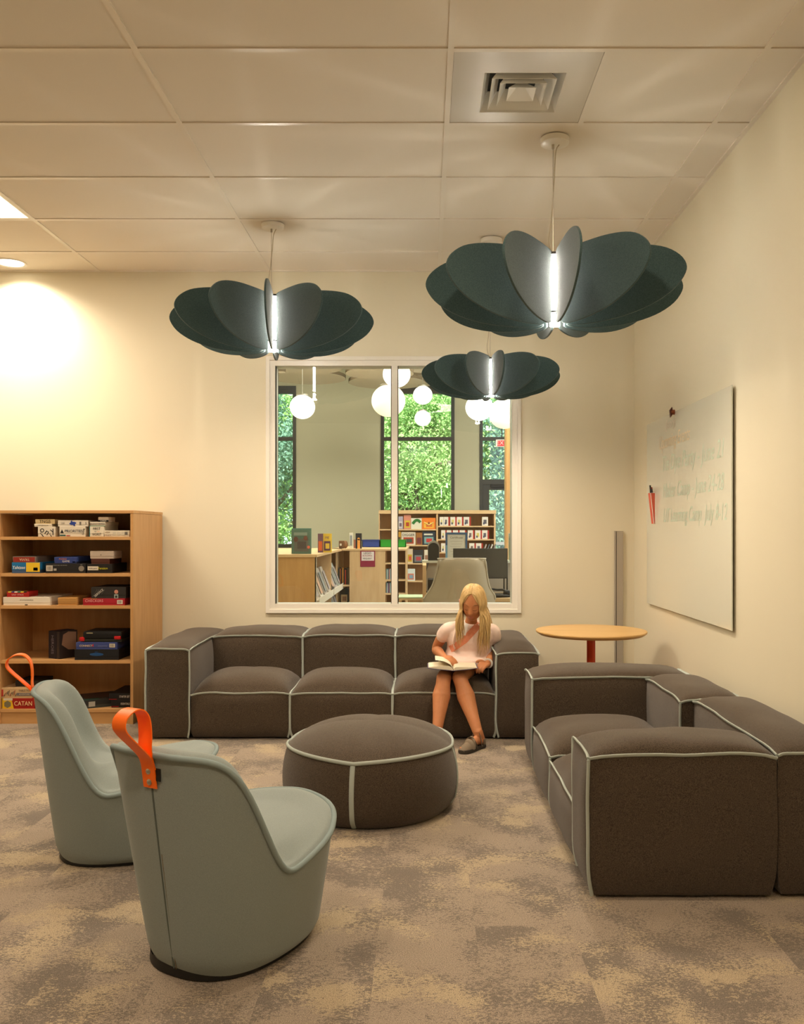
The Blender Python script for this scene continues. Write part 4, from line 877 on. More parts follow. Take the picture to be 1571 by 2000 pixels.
o = thing('bookend', 'black arched bookend with an orange picture on the low bookcase', 'bookend', (Xp(701, 9.95), 9.95, zt)); MB().box(Xp(695, 9.95), Xp(707, 9.95), 9.93, 9.95, zt, zt + .175).build('plate', flat((34, 34, 40)), o, bevel=.004); MB().box(Xp(698.5, 9.95), Xp(703.8, 9.95), 9.927, 9.9295, zt, zt + .11).build('picture', flat((220, 150, 70)), o); MB().tube([(Xp(701.1, 9.95), 9.929, zt + .11), (Xp(701.1, 9.95), 9.927, zt + .11)], .0155, 14).build('arch', flat((220, 150, 70)), o)
for p0, p1, cc, nm in ((707.5, 742, (34, 60, 138), 'blue'), (742.5, 793, (26, 140, 40), 'green')):
    Yq = 10.7; o = thing('book_bin', nm + ' plastic bin standing on the low bookcase', 'bin', (Xp((p0 + p1) / 2, Yq), Yq, zt)); x0, x1 = Xp(p0, Yq), Xp(p1, Yq)
    b = MB(); b.box(x0, x1, Yq, Yq + .008, zt, zt + .092).box(x0, x1, Yq + .3, Yq + .308, zt, zt + .092).box(x0, x0 + .008, Yq, Yq + .3, zt, zt + .092).box(x1 - .008, x1, Yq, Yq + .3, zt, zt + .092).box(x0, x1, Yq, Yq + .3, zt, zt + .006); b.build('tub', flat(cc), o)
    frame(MB(), x0 - .004, x1 + .004, zt + .082, zt + .094, .004, Yq - .006, Yq).build('rim', flat(cc), o)
# --- tall case
YC = 12.5; o = thing('tall_bookcase', 'wide maple bookcase facing the window with picture books face out', 'bookcase', (.3, YC, 0)); zc = Zp(996.5, YC)
xl, xm, xr_ = Xp(740, YC), Xp(854, YC), Xp(969.5, YC)
MB().box(xl, xr_, YC - .01, YC + .40, zc - .05, zc).build('top_panel', MAPLEX, o); MB().box(xl, xr_, YC + .36, YC + .38, 0, zc - .05).build('back_panel', OAK, o)
for x in (xl, xm, xr_ - .02, Xp(793.5, YC)): MB().box(x - .011 * (x != xl), x + .013, YC, YC + .36, 0, (zc - .05 if x != Xp(793.5, YC) else Zp(1064, YC))).build('upright', MAPLE, o)
LZ = [Zp(v, YC) for v in (1033.5, 1064.5, 1100, 1134.5)]; RZ = [Zp(v, YC) for v in (1027, 1053, 1078.5, 1108)]
for z in LZ: MB().box(xl + .012, xm - .012, YC + .004, YC + .36, z - .018, z).build('shelf', MAPLEX, o)
for z in RZ: MB().box(xm + .012, xr_ - .02, YC + .004, YC + .36, z - .018, z).build('shelf', MAPLEX, o)
Yk = YC + .02; G1 = 'picture books face out on the tall bookcase'
for (p0, p1, q0, q1, sh, cols, lb_, tx_) in (
    (777, 787.5, 1006, 1031, 0, [(170, 160, 176), (206, 200, 196), (110, 90, 110)], 'lilac and white picture book, leftmost on the top shelf', None),
    (789, 803, 1003, 1031, 0, [(206, 132, 110), (206, 180, 50), (170, 60, 40)], 'yellow and red picture book with a pink top edge', None),
    (803.3, 824, 1009.5, 1031, 0, [(222, 216, 196)], 'white picture book with a green curved shape', None),
    (824.3, 851.5, 1009, 1031, 0, [(226, 122, 38), (236, 176, 60), (206, 110, 50)], 'orange picture book with a small figure raising its arms', None),
    (777, 783.5, 1036, 1062, 1, [(190, 140, 50), (80, 60, 40)], 'narrow yellow-brown book at the left of the second shelf', None),
    (784.5, 812, 1037, 1062, 1, [(218, 204, 186), (168, 60, 40), (60, 80, 70)], 'cream picture book with black lettering and red shapes', 'DIGGER'),
    (813, 825, 1038, 1062, 1, [(150, 96, 44), (110, 50, 50)], 'brown book between the cream and the navy picture books', None),
    (825.5, 850.5, 1035.5, 1062, 1, [(34, 46, 62), (120, 160, 160), (190, 60, 60), (210, 206, 190)], 'navy picture book with a red shape in a white ring', None),
    (795.5, 806.5, 1070, 1098, 2, [(206, 186, 160), (190, 160, 40), (200, 80, 60)], 'cream and yellow picture book on the third shelf', None),
    (807, 827.5, 1072, 1098, 2, [(40, 40, 44), (110, 116, 120), (170, 60, 70)], 'black picture book with grey machines', None),
    (829, 838, 1072, 1098, 2, [(216, 204, 186), (150, 110, 90)], 'narrow cream book right of the black one', None),
    (795, 811, 1108.5, 1132, 3, [(206, 212, 208), (200, 120, 100), (120, 150, 170)], 'white picture book alone on the lowest visible shelf', None)):
    b_ = book('picture_book', lb_, p0, p1, q0, q1, Yk, cols, .02, G1, zb=LZ[sh], txt=tx_, ts=.05)
    if 'green curved' in lb_:
        arc = [(Xp(806.5 + 15 * t_, Yk), Yk - .003, LZ[0] + .03 + .10 * math.sin(math.pi * (.15 + .62 * t_))) for t_ in np.linspace(0, 1, 9)]
        MB().tube(arc, [(.020, .002)] * 9, 10, up=(0, 0, 1)).build('picture', flat((40, 110, 50)), b_)
    if 'raising' in lb_:
        cx_ = Xp(838, Yk)
        for sx_ in (-1, 1): MB().tube([(cx_, Yk - .003, LZ[0] + .06), (cx_ + sx_ * .07, Yk - .003, LZ[0] + .10)], .007, 6).build('picture', flat((236, 206, 120)), b_)
        MB().blob((cx_, Yk - .003, LZ[0] + .088), .016, .002, .016, 10, 8).build('picture', flat((150, 80, 50)), b_)
for sh, lst in enumerate((((859, 866.5, 'a'), (867, 876, 'b'), (880, 889.5, 'b'), (892.5, 902.5, 'b'), (906, 917, 'b'), (942, 953.5, 'c')), ((862, 870, 'b'), (873, 882, 'b'), (884.5, 895, 'b'), (898, 908.5, 'b'), (914, 924, 'b'), (928.5, 939, 'b'), (942, 952.5, 'b')), ((862, 870, 'b'), (917, 927, 'b'), (930, 940.5, 'b')))):
    for (p0, p1, kd) in lst:
        z = RZ[sh]; x0, x1 = Xp(p0, Yk), Xp(p1, Yk)
        b_ = thing('kit_box', {'a': 'thin dark and white box at the left end of the upper kit shelf', 'b': 'small white box with a red side, %s from the left on the %s kit shelf' % (ORD[lst.index((p0, p1, kd))], ('upper', 'middle', 'lower')[sh]), 'c': 'small white box standing alone at the right of the upper kit shelf'}[kd], 'box', ((x0 + x1) / 2, Yk, z), 0, 'small white and red boxes on the tall bookcase' if kd == 'b' else None)
        MB().box(x0, x1, Yk, Yk + .05, z, z + .128).build('carton', flat((222, 212, 200)), b_)
        if kd == 'b': MB().box(x1 + .0002, x1 + .022, Yk, Yk + .05, z, z + .128).build('red_side', flat((168, 44, 34)), b_)
        MB().box(x0 + .02, x1 - .02, Yk - .0015, Yk - .0002, z + .03, z + .088).build('picture', flat(((96, 90, 100), (206, 190, 110), (120, 100, 96))[int(p0) % 3]), b_); MB().box(x0 + .015, x0 + .035, Yk - .0028, Yk - .0016, z + .02, z + .05).build('picture_detail', flat((50, 60, 90)), b_)
for q in range(4):
    p_ = 946 + q * 6; b_ = thing('picture_book', '%s picture book leaning at the right end of the third kit shelf' % ('beige grey', 'dark grey', 'white', 'mid grey')[q], 'book', (Xp(p_, Yk), Yk, RZ[2]), 0, 'leaning picture books at the right end of the kit shelf')
    MB().prism([(Xp(p_ - 3, Yk), Yk, RZ[2]), (Xp(p_ - 1, Yk), Yk, RZ[2]), (Xp(p_ + 5, Yk), Yk, RZ[2] + .11), (Xp(p_ + 3, Yk), Yk, RZ[2] + .118)], (0, .12, 0)).build('cover', flat(((170, 160, 156), (90, 96, 100), (200, 194, 186), (120, 116, 120))[q]), b_)
# --- desk group close to the window
YD = 7.55; zl = Zp(1094.5, YD)
GREYP = mat('grey_laminate', lin((168, 158, 142)), .5, .3)
o = thing('computer_desk', 'desk with pale grey privacy panels and a wood worktop behind the window', 'desk', (.5, 7.2, 0)); zk = .70
dx0, dx1 = Xp(826, YD), Xp(1030, YD)
MB().box(dx0, dx1, YD, YD + .03, 0, zl - .02).build('privacy_panel', GREYP, o); MB().box(dx0 - .005, dx1, YD - .05, YD + .16, zl - .02, zl).build('ledge', flat((200, 200, 184)), o)
MB().box(dx0, dx0 + .03, 6.95, YD, 0, zl - .02).build('side_panel', MAPLE, o); MB().box(dx0 + .03, dx1, 6.9, YD, zk - .03, zk).build('worktop', MAPLEX, o, bevel=.003)
MB().box(dx1 - .03, dx1, 6.95, YD, 0, zk - .03).build('side_panel', MAPLE, o)
o = thing('monitor', 'black flat monitor on a stand behind the window', 'monitor', (Xp(939, 7.25), 7.25, zk)); mx0, mx1 = Xp(885.5, 7.25), Xp(992, 7.25); mz0, mz1 = Zp(1130, 7.25), Zp(1071, 7.25)
MB().box(mx0, mx1, 7.25, 7.275, mz0, mz1).build('bezel', mat('monitor_shell', (.035, .033, .03), .4), o, bevel=.003); MB().box(mx0 + .008, mx1 - .008, 7.2485, 7.2498, mz0 + .010, mz1 - .008).build('screen', mat('dark_screen', (.045, .042, .038), .18, .5), o)
for xx in (Xp(984, 7.27), Xp(990, 7.27)): MB().box(xx, xx + .010, 7.276, 7.30, zk + .008, mz0 + .1).build('stand_leg', BLACK, o)
MB().box(Xp(930, 7.25), Xp(994, 7.25), 7.2, 7.36, zk, zk + .008).build('stand_foot', BLACK, o, bevel=.003)
o = thing('desk_speaker', 'black and silver cylindrical device on the desk ledge', 'speaker', (Xp(847, YD), YD + .06, zl)); sx0 = Xp(847, YD); sr = .048
pr = [(sx0 + sr * .98 * math.cos(a), YD - .02, zl + .105 + sr * math.sin(a)) for a in np.linspace(0, math.pi, 13)] + [(sx0 - sr * .98, YD - .02, zl + .0), (sx0 + sr * .98, YD - .02, zl)]
MB().prism(pr, (0, .03, 0)).build('front_grille', BLACK, o, smooth=40)
pr2 = [(sx0 + .002 + sr * 1.1 * math.cos(a), YD + .06, zl + .116 + sr * 1.15 * math.sin(a)) for a in np.linspace(0, math.pi, 13)] + [(sx0 - sr, YD + .06, zl), (sx0 + sr, YD + .06, zl)]
MB().prism(pr2, (0, .12, 0)).build('silver_shell', mat('satin_silver', (.5, .47, .43), .3, .5, metal=.8), o, smooth=40)
o = MB().tube(smoothpath([(Xp(838, 7.5), 7.51, zl - .01), (Xp(834, 7.5), 7.48, zl - .06), (Xp(828.5, 7.4), 7.44, zl - .16), (Xp(829, 7.3), 7.40, zk + .06), (Xp(836, 7.2), 7.3, zk + .004)], 6), .004, 6).build('power_cable', BLACK, None, smooth=True); tag(o, 'black cable hanging from the desk ledge left of the grey chair', 'cable')
o = thing('black_box', 'black box standing on the desk behind the grey chair', 'box', (Xp(847, 7.2), 7.25, zk)); MB().box(Xp(836, 7.2), Xp(862, 7.2), 7.18, 7.36, zk, zk + .135).build('housing', BLACK, o, bevel=.010)
o = thing('framed_certificate', 'blue-framed certificate standing on the desk ledge', 'frame', (Xp(892, YD), YD + .1, zl)); f0, f1, g0, g1 = Xp(870.5, YD + .08), Xp(913, YD + .08), zl, Zp(1040, YD + .08)
frame(MB(), f0, f1, g0, g1, .017, YD + .07, YD + .085).build('frame', flat((58, 84, 112)), o); MB().box(f0 + .016, f1 - .016, YD + .076, YD + .082, g0 + .016, g1 - .016).build('paper', flat((200, 190, 170)), o)
text('Certificate', flat((110, 100, 90)), o, .026, face_cam((f0 + f1) / 2, YD + .0755, g1 - .045))
for q in range(6): MB().box(f0 + .04 + (q % 2) * .01, f1 - .04 - (q % 3) * .008, YD + .0752, YD + .0758, g1 - .08 - q * .022, g1 - .077 - q * .022).build('text_line', flat((160, 150, 136)), o)
MB().box(f0 - .0005, f0 + .0165, YD + .069, YD + .0698, g0 + .02, g0 + .13).build('frame_pattern', flat((110, 150, 170)), o); MB().box(f1 - .0165, f1 + .0005, YD + .069, YD + .0698, g0, g0 + .10).build('frame_pattern', flat((160, 70, 60)), o)
o = holder('green and yellow leaflet in a clear stand at the right end of the ledge', 994, 1010, 1040, 1093, YD + .02, zl, [(206, 206, 190), (206, 196, 90), (110, 150, 110), (90, 160, 170)]); o.name = 'leaflet_stand'; o['category'] = 'leaflet'
o = thing('headphones', 'black headphones lying on the desk under the monitor', 'headphones', (Xp(975, 7.1), 7.08, zk)); hx_ = Xp(972, 7.1)
MB().tube(smoothpath([(hx_ - .07, 7.08, zk + .03), (hx_ - .05, 7.12, zk + .055), (hx_ + .0, 7.14, zk + .05), (hx_ + .05, 7.12, zk + .05), (hx_ + .08, 7.08, zk + .03)], 5), .009, 8).build('headband', BLACK, o, smooth=True)
for dx in (-.06, .075): MB().blob((hx_ + dx, 7.07, zk + .027), .032, .022, .027, 16, 10).build('ear_cup', BLACK, o, smooth=True)
MB().tube(smoothpath([(hx_ - .05, 7.06, zk + .01), (hx_, 7.03, zk + .006), (hx_ + .06, 7.05, zk + .012), (hx_ + .10, 7.07, zk + .01)], 5), .010, 8).build('coiled_lead', BLACK, o, smooth=True)
o = thing('barcode_scanner', 'long dark handheld device lying on the front edge of the desk', 'device', (Xp(985, 6.95), 6.95, zk)); MB().tube([(Xp(968, 6.95), 6.95, zk + .012), (Xp(990, 6.95), 6.95, zk + .012), (Xp(1004, 6.95), 6.95, zk + .010)], [.012, .010, .006], 10).build('handle', SOFTBLACK, o, smooth=True)
# grey shell chair, back towards the window
YS = 6.72; CHM = mat('pale_grey_plastic', lin((184, 168, 146)), .45, .35); 
o = thing('shell_chair', 'pale grey plastic armchair with its back to the window behind the girl', 'chair', (Xp(900, YS), YS + .15, 0))
def oy(py_): return Zp(py_, YS)
outl = [(1092, 862, 944), (1094, 858, 948), (1100, 856.5, 950.5), (1115, 854, 952), (1130, 850, 954), (1145, 845, 957), (1155, 839, 962), (1164, 833, 968), (1172, 827, 969), (1200, 826, 970), (1230, 826, 970)]
def shell(off, shrink):
    rows = []
    for (py_, l_, r_) in outl:
        row = []
        for k in range(25):
            u = k / 24 * 2 - 1; px_ = (l_ + r_) / 2 + u * (r_ - l_) / 2 * shrink
            yy = YS + .07 * (abs(u) ** 3.0) + .10 * min(1, max(0, (py_ - 1090) / 110)) * -1 * 0 + off + (.03 * (1 - min(1, (py_ - 1090) / 20)))
            row.append((Xp(px_, YS), yy, oy(py_)))
        rows.append(row)
    return rows
b = MB(); f_ = shell(0, 1); k_ = shell(.012, .985)
b.grid(f_); b.grid([r[::-1] for r in k_]); b.grid([f_[0], k_[0]])
b.grid([[r[0] for r in f_], [r[0] for r in k_]]); b.grid([[r[-1] for r in f_], [r[-1] for r in k_]])
b.build('shell', CHM, o, smooth=60)
MB().tube(smoothpath([(Xp(l_, YS), YS + .068, oy(py_)) for (py_, l_, r_) in outl[::-1]][2:] + [(Xp(r_, YS), YS + .068, oy(py_)) for (py_, l_, r_) in outl][:-2], 3), .007, 8).build('rolled_rim', mat('pale_grey_rim', lin((190, 178, 160)), .4), o, smooth=True)
MB().box(Xp(830, YS), Xp(966, YS), YS + .02, YS + .42, .42, .45).build('seat', CHM, o, bevel=.01)
for dx in (-1, 1):
    for dy in (.05, .38): MB().tube([(Xp(898 + dx * 50, YS), YS + dy, .42), (Xp(898 + dx * 60, YS), YS + dy + (dy - .2) * .2, 0)], .014, 10).build('leg', STEEL, o, smooth=True)
# small low table at the left of the desk
Ys = 7.9; o = thing('low_table', 'small pale green-topped stool table left of the grey chair', 'table', (Xp(800, Ys), Ys + .15, 0)); za = Zp(1166, Ys)
MB().box(Xp(778, Ys), Xp(828, Ys), Ys, Ys + .32, za - .012, za).build('table_top', mat('pale_green_laminate', lin((186, 200, 166)), .35), o, bevel=.003); MB().box(Xp(779.5, Ys), Xp(828, Ys), Ys + .005, Ys + .31, za - .03, za - .0125).build('apron', MAPLEX, o)
for xx in (Xp(779.5, Ys), Xp(824, Ys)):
    for dy in (.01, .28): MB().box(xx, xx + .02, Ys + dy, Ys + dy + .025, 0, za - .03).build('leg', MAPLE, o)

# ------------------------------------------------------------------ outdoors
LEAFA = mat('sunlit_leaves', (.26, .46, .12), .6, .2, col2=(.52, .74, .30), nscale=2); LEAFB = mat('dark_leaves', (.10, .24, .10), .7, .2, col2=(.24, .44, .18), nscale=2); LEAFC = mat('blue_green_needles', (.14, .28, .20), .7, .2, col2=(.32, .50, .36), nscale=3)
BARK = mat('bark', (.10, .075, .05), .9, col2=(.17, .13, .09), nscale=6)
o = structure(MB().box(-22, 22, YH + .2, 55, -.3, -.12).build('ground_outside', mat('lawn', (.10, .22, .05), .95, .1, col2=(.20, .36, .09), nscale=8)))
o = structure(MB().box(-22, 22, YH + .25, YH + 2.4, -.119, -.10).build('path_outside', mat('paving', (.5, .48, .43), .9)))
rng = np.random.default_rng(5)
def leaves(c, size, n):
    """n small pointed leaves around the points c (n x 3)"""
    a = rng.normal(size=(n, 3)); a /= np.linalg.norm(a, axis=1)[:, None]; q = np.cross(a, rng.normal(size=(n, 3))); q /= np.linalg.norm(q, axis=1)[:, None]; s_ = (size * rng.uniform(.6, 1.4, n))[:, None]
    v = np.stack([c - a * s_, c + q * s_ * .45, c + a * s_, c - q * s_ * .45], 1).reshape(-1, 3)
    b = MB(); b.v = v.tolist(); b.f = np.arange(4 * n).reshape(-1, 4).tolist(); return b
def foliage(c, r, n, size, elong=1.0):
    """leaf clusters spread through a lumpy crown"""
    k = 34; lob = np.array(c) + np.stack([rng.uniform(-1, 1, k) * r * .68, rng.uniform(-.7, .5, k) * r * .6, rng.uniform(-1, 1, k) * r * .68 * elong], 1); lr = r * rng.uniform(.18, .46, k)
    i = rng.integers(0, k, n); d = rng.normal(size=(n, 3)); d /= np.linalg.norm(d, axis=1)[:, None]
    return leaves(lob[i] + d * (lr[i] * rng.uniform(.5, 1.08, n))[:, None], size, n)
def tree(label, x, y, h, r, m_, n, size, elong=1.0, kind='tree'):
    o = thing('tree', label, 'tree', (x, y, -.12)); b = MB(); b.tube([(x, y, -.12), (x + .1, y, h * .4), (x - .05, y, h * .8)], [.22, .16, .07], 10)
    b.build('trunk', BARK, o, smooth=True)
    for k in range(5):
        a = k * 1.3; MB().tube([(x, y, h * .35 + k * .3), (x + math.cos(a) * r * .4, y + math.sin(a) * r * .4, h * .6 + k * .25), (x + math.cos(a) * r * .75, y + math.sin(a) * r * .6, h * .85 + k * .1)], [.07, .05, .02], 6).build('branch', BARK, o, smooth=True)
    f = foliage((x, y, h), r, n, size, elong).build('foliage', m_, o, fix=False); f['kind'] = 'stuff'
tree('bright green leafy tree filling the middle hall window', -.2, 19.5, 2.7, 2.6, LEAFA, 60000, .040)
tree('bright green tree seen at the right side of the middle hall window', 1.9, 21.5, 3.2, 2.4, LEAFA, 34000, .046)
tree('dark blue-green tree seen through the entrance door glazing', 2.6, 18.6, 2.6, 1.9, LEAFC, 22000, .045)
tree('dark evergreen tree in the left hall window', -3.9, 19, 3.1, 1.9, LEAFC, 22000, .045)
tree('pale leafy tree behind the evergreen in the left hall window', -4.2, 24, 3.0, 2.8, LEAFA, 24000, .06)
tree('tall dark green tree behind the middle hall window', -.6, 27, 4.6, 4.2, LEAFB, 34000, .085)
tree('tall dark green tree behind the entrance glazing', 4.2, 28, 4.2, 4.2, LEAFB, 20000, .10)
tree('tall dark green tree behind the left hall window', -7.0, 29, 4.6, 4.4, LEAFB, 20000, .10)
hd = thing('hedge', 'clipped light green hedge under the left hall window', 'hedge', (-3.4, 17, -.12))
p = np.stack([rng.uniform(-5.2, -1.6, 9000), 17 + rng.uniform(-.35, .35, 9000), rng.uniform(-.1, .95, 9000)], 1)
f = leaves(p, .04, 9000).build('foliage', LEAFA, hd, fix=False); f['kind'] = 'stuff'

# ------------------------------------------------------------------ the girl reading on the sofa
from mathutils.bvhtree import BVHTree
GX = Vector((.28, 5.50, .0))
SKIN = mat('tanned_skin', (.47, .185, .078), .5, .3, col2=(.55, .23, .10), nscale=9, sss=.12)
girl = thing('person', 'person with long blond hair in a pale pink shirt seated reading an open book', 'person', (.28, 5.5, 0))
def limb(b, pts, rads, n=16, sub=5):
    P_ = smoothpath(pts, sub); k = len(pts)
    rr = [interp(i / sub, range(k), rads) for i in range(len(P_))]
    d0 = (P_[0] - P_[1]).normalized(); d1 = (P_[-1] - P_[-2]).normalized()
    path = [P_[0] + d0 * rr[0] * .9, P_[0] + d0 * rr[0] * .6] + P_ + [P_[-1] + d1 * rr[-1] * .6, P_[-1] + d1 * rr[-1] * .9]
    b.tube(path, [rr[0] * .38, rr[0] * .8] + rr + [rr[-1] * .8, rr[-1] * .38], n)
def fuse(b, name, m, parent, voxel, sm=4, org=None):
    org = root_loc(parent) if org is None else org
    me = b.mesh(name + '_src', None, org); tmp = bpy.data.objects.new('tmp', me); C.objects.link(tmp)
    md = tmp.modifiers.new('r', 'REMESH'); md.mode = 'VOXEL'; md.voxel_size = voxel; md.use_smooth_shade = True
    ms = tmp.modifiers.new('s', 'SMOOTH'); ms.factor = .5; ms.iterations = sm
    dg = bpy.context.evaluated_depsgraph_get(); out = bpy.data.meshes.new_from_object(tmp.evaluated_get(dg)); out.name = name
    bpy.data.objects.remove(tmp); out.materials.clear(); out.materials.append(m); out.shade_smooth()
    return link(name, out, parent)
HM = Matrix.Translation((.292, 5.268, .797)) @ Matrix.Rotation(R(-14), 4, 'Z') @ Matrix.Rotation(R(4), 4, 'Y') @ Matrix.Rotation(R(24), 4, 'X') @ Matrix.Diagonal((1.05, 1.06, 1.15, 1))
def gs(x, c, w): return math.exp(-((x - c) / w) ** 2)
def head_pt(d, k=1.0):
    """sculpted head in its own frame (face towards -y)"""
    x, y, z = d
    p = Vector((x * .067, y * (.088 if y > 0 else .080), z * .100))
    if p.z < -.01:
        t = min(1, (-.01 - p.z) / .09); p.x *= 1 - .36 * t ** 1.3; p.y = p.y * (1 - .20 * t) if p.y < 0 else p.y * (1 - .45 * t)
    if y < 0:
        f = (-y) ** 1.5
        p.y += f * .006 * gs(abs(p.x), .027, .013) * 1.2 * gs(p.z, .004, .014) * 1.0            # eye sockets
        p.y -= f * .004 * gs(p.z, .024, .012) * gs(abs(p.x), .022, .02)                             # brows
        p.y -= f * (.019 * gs(p.x, 0, .0085) * gs(p.z, -.022, .010) + .010 * gs(p.x, 0, .007) * gs(p.z, -.004, .016))   # nose
        p.y -= f * .005 * gs(abs(p.x), .009, .005) * gs(p.z, -.026, .006)
        p.y -= f * .006 * gs(abs(p.x), .034, .014) * gs(p.z, -.022, .018)                           # cheeks
        p.y -= f * .0055 * gs(p.x, 0, .015) * (gs(p.z, -.047, .0045) + gs(p.z, -.057, .005))        # lips
        p.y -= f * .008 * gs(p.x, 0, .016) * gs(p.z, -.080, .012)                                   # chin
        p.y -= f * .0045 * gs(abs(p.x), .026, .010) * gs(p.z, .0035, .006)                          # closed eyelids
    return p * k
b = MB()
NH, MH = 72, 56; rows = []
for i in range(MH + 1):
    th = math.pi * i / MH; rows.append([HM @ head_pt((max(math.sin(th), 1e-3) * math.cos(2 * math.pi * j / NH), max(math.sin(th), 1e-3) * math.sin(2 * math.pi * j / NH), math.cos(th))) for j in range(NH)])
b.grid(rows[::-1], wrap=True); b.f.append(tuple(range(len(b.v) - NH, len(b.v)))); b.f.append(tuple(range(NH - 1, -1, -1)))
for s_ in (-1, 1):                                        # ears
    e = MB(); e.blob((s_ * .068, .012, -.006), .008, .014, .025, 14, 10); b.add([HM @ Vector(v) for v in e.v], e.f)
limb(b, [(.283, 5.395, .64), (.288, 5.365, .70), (.292, 5.325, .77)], [.045, .034, .036])
limb(b, [(.28, 5.50, .44), (.28, 5.47, .50), (.281, 5.425, .57), (.282, 5.40, .61)], [.095, .085, .080, .070])
limb(b, [(.16, 5.405, .625), (.28, 5.41, .625), (.41, 5.410, .615)], [.034, .045, .034])
# arms
SL, EL, WL = Vector((.140, 5.395, .625)), Vector((.072, 5.485, .492)), Vector((.118, 5.262, .470))
SR, ER, WR = Vector((.424, 5.400, .615)), Vector((.432, 5.490, .468)), Vector((.378, 5.236, .438))
limb(b, [SL, SL.lerp(EL, .5) + Vector((-.006, 0, 0)), EL, EL.lerp(WL, .35) + Vector((0, 0, -.002)), WL], [.038, .034, .028, .031, .0195])
limb(b, [SR, SR.lerp(ER, .5) + Vector((.006, 0, 0)), ER, ER.lerp(WR, .35), WR], [.038, .034, .028, .031, .0195])
# legs
KL, AL = Vector((.113, 5.145, .372)), Vector((.070, 4.985, .085)); KR, AR = Vector((.205, 5.140, .374)), Vector((.304, 4.955, .082))
for K_, A_, H_ in ((KL, AL, (.215, 5.49, .42)), (KR, AR, (.345, 5.49, .42))):
    back = Vector((0, .014, 0))
    limb(b, [H_, Vector(H_).lerp(K_, .5), Vector(H_).lerp(K_, .93), Vector(H_).lerp(K_, .98)], [.060, .050, .042, .037], 20)
    limb(b, [K_, K_.lerp(A_, .15), K_.lerp(A_, .36) + back, K_.lerp(A_, .7) + back * .3, A_], [.044, .043, .0535, .037, .0265], 20)
def foot(A_, dirv):
    d = Vector(dirv).normalized(); s_ = Vector((-d.y, d.x, 0))
    h = A_ - d * .032; h.z = .034
    limb(b, [A_ + Vector((0, 0, .01)), h], [.027, .024], 14)
    limb(b, [h, A_ + d * .03 + Vector((0, 0, -A_.z + .048)), A_ + d * .080 + Vector((0, 0, -A_.z + .034)), A_ + d * .130 + Vector((0, 0, -A_.z + .028))], [.024, .026, .022, .014], 16)
    for q in range(5):
        o_ = s_ * (-.024 + .012 * q); limb(b, [A_ + d * .125 + o_ * .85 + Vector((0, 0, -A_.z + .028)), A_ + d * (.150 - .004 * abs(q - 1)) + o_ * .8 + Vector((0, 0, -A_.z + .027))], [.0070, .0065], 8, 2)
    return d, s_
dR = foot(AR, (-.62, -.78, 0)); dL = foot(AL, (-.25, -.97, 0))
# hands: palm, four fingers of unequal length, thumb from the side of the palm
def hand(W_, fwd, up, side, curl, thumb, sc=.80):
    """fwd: wrist to knuckles, up: back of the hand, side: towards the thumb"""
    f, u, s_ = [Vector(v).normalized() for v in (fwd, up, side)]
    K0 = W_ + f * .066 * sc
    for q in range(4):
        o_ = s_ * (.027 - .018 * q) * sc; limb(b, [W_ + o_ * .55 + f * .006, W_ + o_ * .9 + f * .035 * sc, K0 + o_ - f * abs(q - 1) * .003], [.0125, .0125, .0105], 10, 3)
        L_ = (.070, .078, .072, .058)[q] * sc; p0 = K0 + o_ - f * abs(q - 1) * .003; a = 0; pts = [p0]
        for seg, ln in enumerate((.42, .32, .26)):
            a += curl[seg]; d = f * math.cos(R(a)) - u * math.sin(R(a)); pts.append(pts[-1] + d * L_ * ln)
        limb(b, pts, [.0088, .0080, .0074, .0062], 10, 3)
    p0 = W_ + s_ * .016 * sc + f * .016 * sc; t = [Vector(v) for v in thumb]
    limb(b, [p0, p0 + (t[0]) * .034 * sc, p0 + t[0] * .034 * sc + t[1] * .028 * sc, p0 + t[0] * .034 * sc + t[1] * .028 * sc + t[2] * .022 * sc], [.0135, .0105, .0090, .0070], 10, 3)
    return K0
hand(WL, (.55, -.80, -.05), (-.35, -.15, .9), (.80, .55, .25), (22, 38, 26), ((.55, -.55, -.35), (.45, -.8, -.25), (.35, -.85, -.2)))
hand(WR, (-.62, -.74, -.10), (.42, -.10, .86), (-.70, .60, .25), (40, 46, 40), ((-.70, -.10, .50), (-.85, -.45, .10), (-.75, -.55, -.25)))
body = fuse(b, 'body', SKIN, girl, .0032, 3)
bvh = BVHTree.FromPolygons([v.co + GX * 1.0 + Vector((0, 0, 0)) for v in body.data.vertices], [tuple(p.vertices) for p in body.data.polygons]) if (root_loc(girl) - GX).length < 1e-6 else None
def onface(x, z, off=.0006):
    o = HM @ Vector((x, -.2, z)); d = (HM.to_3x3() @ Vector((0, 1, 0))).normalized(); h = bvh.ray_cast(o, d)
    return h[0] - d * off
LIP = mat('lips', (.50, .17, .12), .4, .4); LASH = mat('eyelash', (.16, .075, .04), .7); BROW = mat('eyebrow', (.36, .20, .10), .8)
def featureline(pts, rad, m, name, off=.0002, n=8):
    P_ = [onface(x, z, off) for x, z in pts]; MB().tube(smoothpath(P_, 3), [(interp(i, [0, (len(P_) - 1) * 1.5, (len(P_) - 1) * 3], [rad * .3, rad, rad * .3])) for i in range((len(P_) - 1) * 3 + 1)], n).build(name, m, girl, smooth=True)
featureline([(-.017, -.0495), (-.008, -.0475), (0, -.0485), (.008, -.0475), (.017, -.0495)], .0028, LIP, 'upper_lip')
featureline([(-.015, -.0515), (-.008, -.0555), (0, -.0565), (.008, -.0555), (.015, -.0515)], .0036, LIP, 'lower_lip')
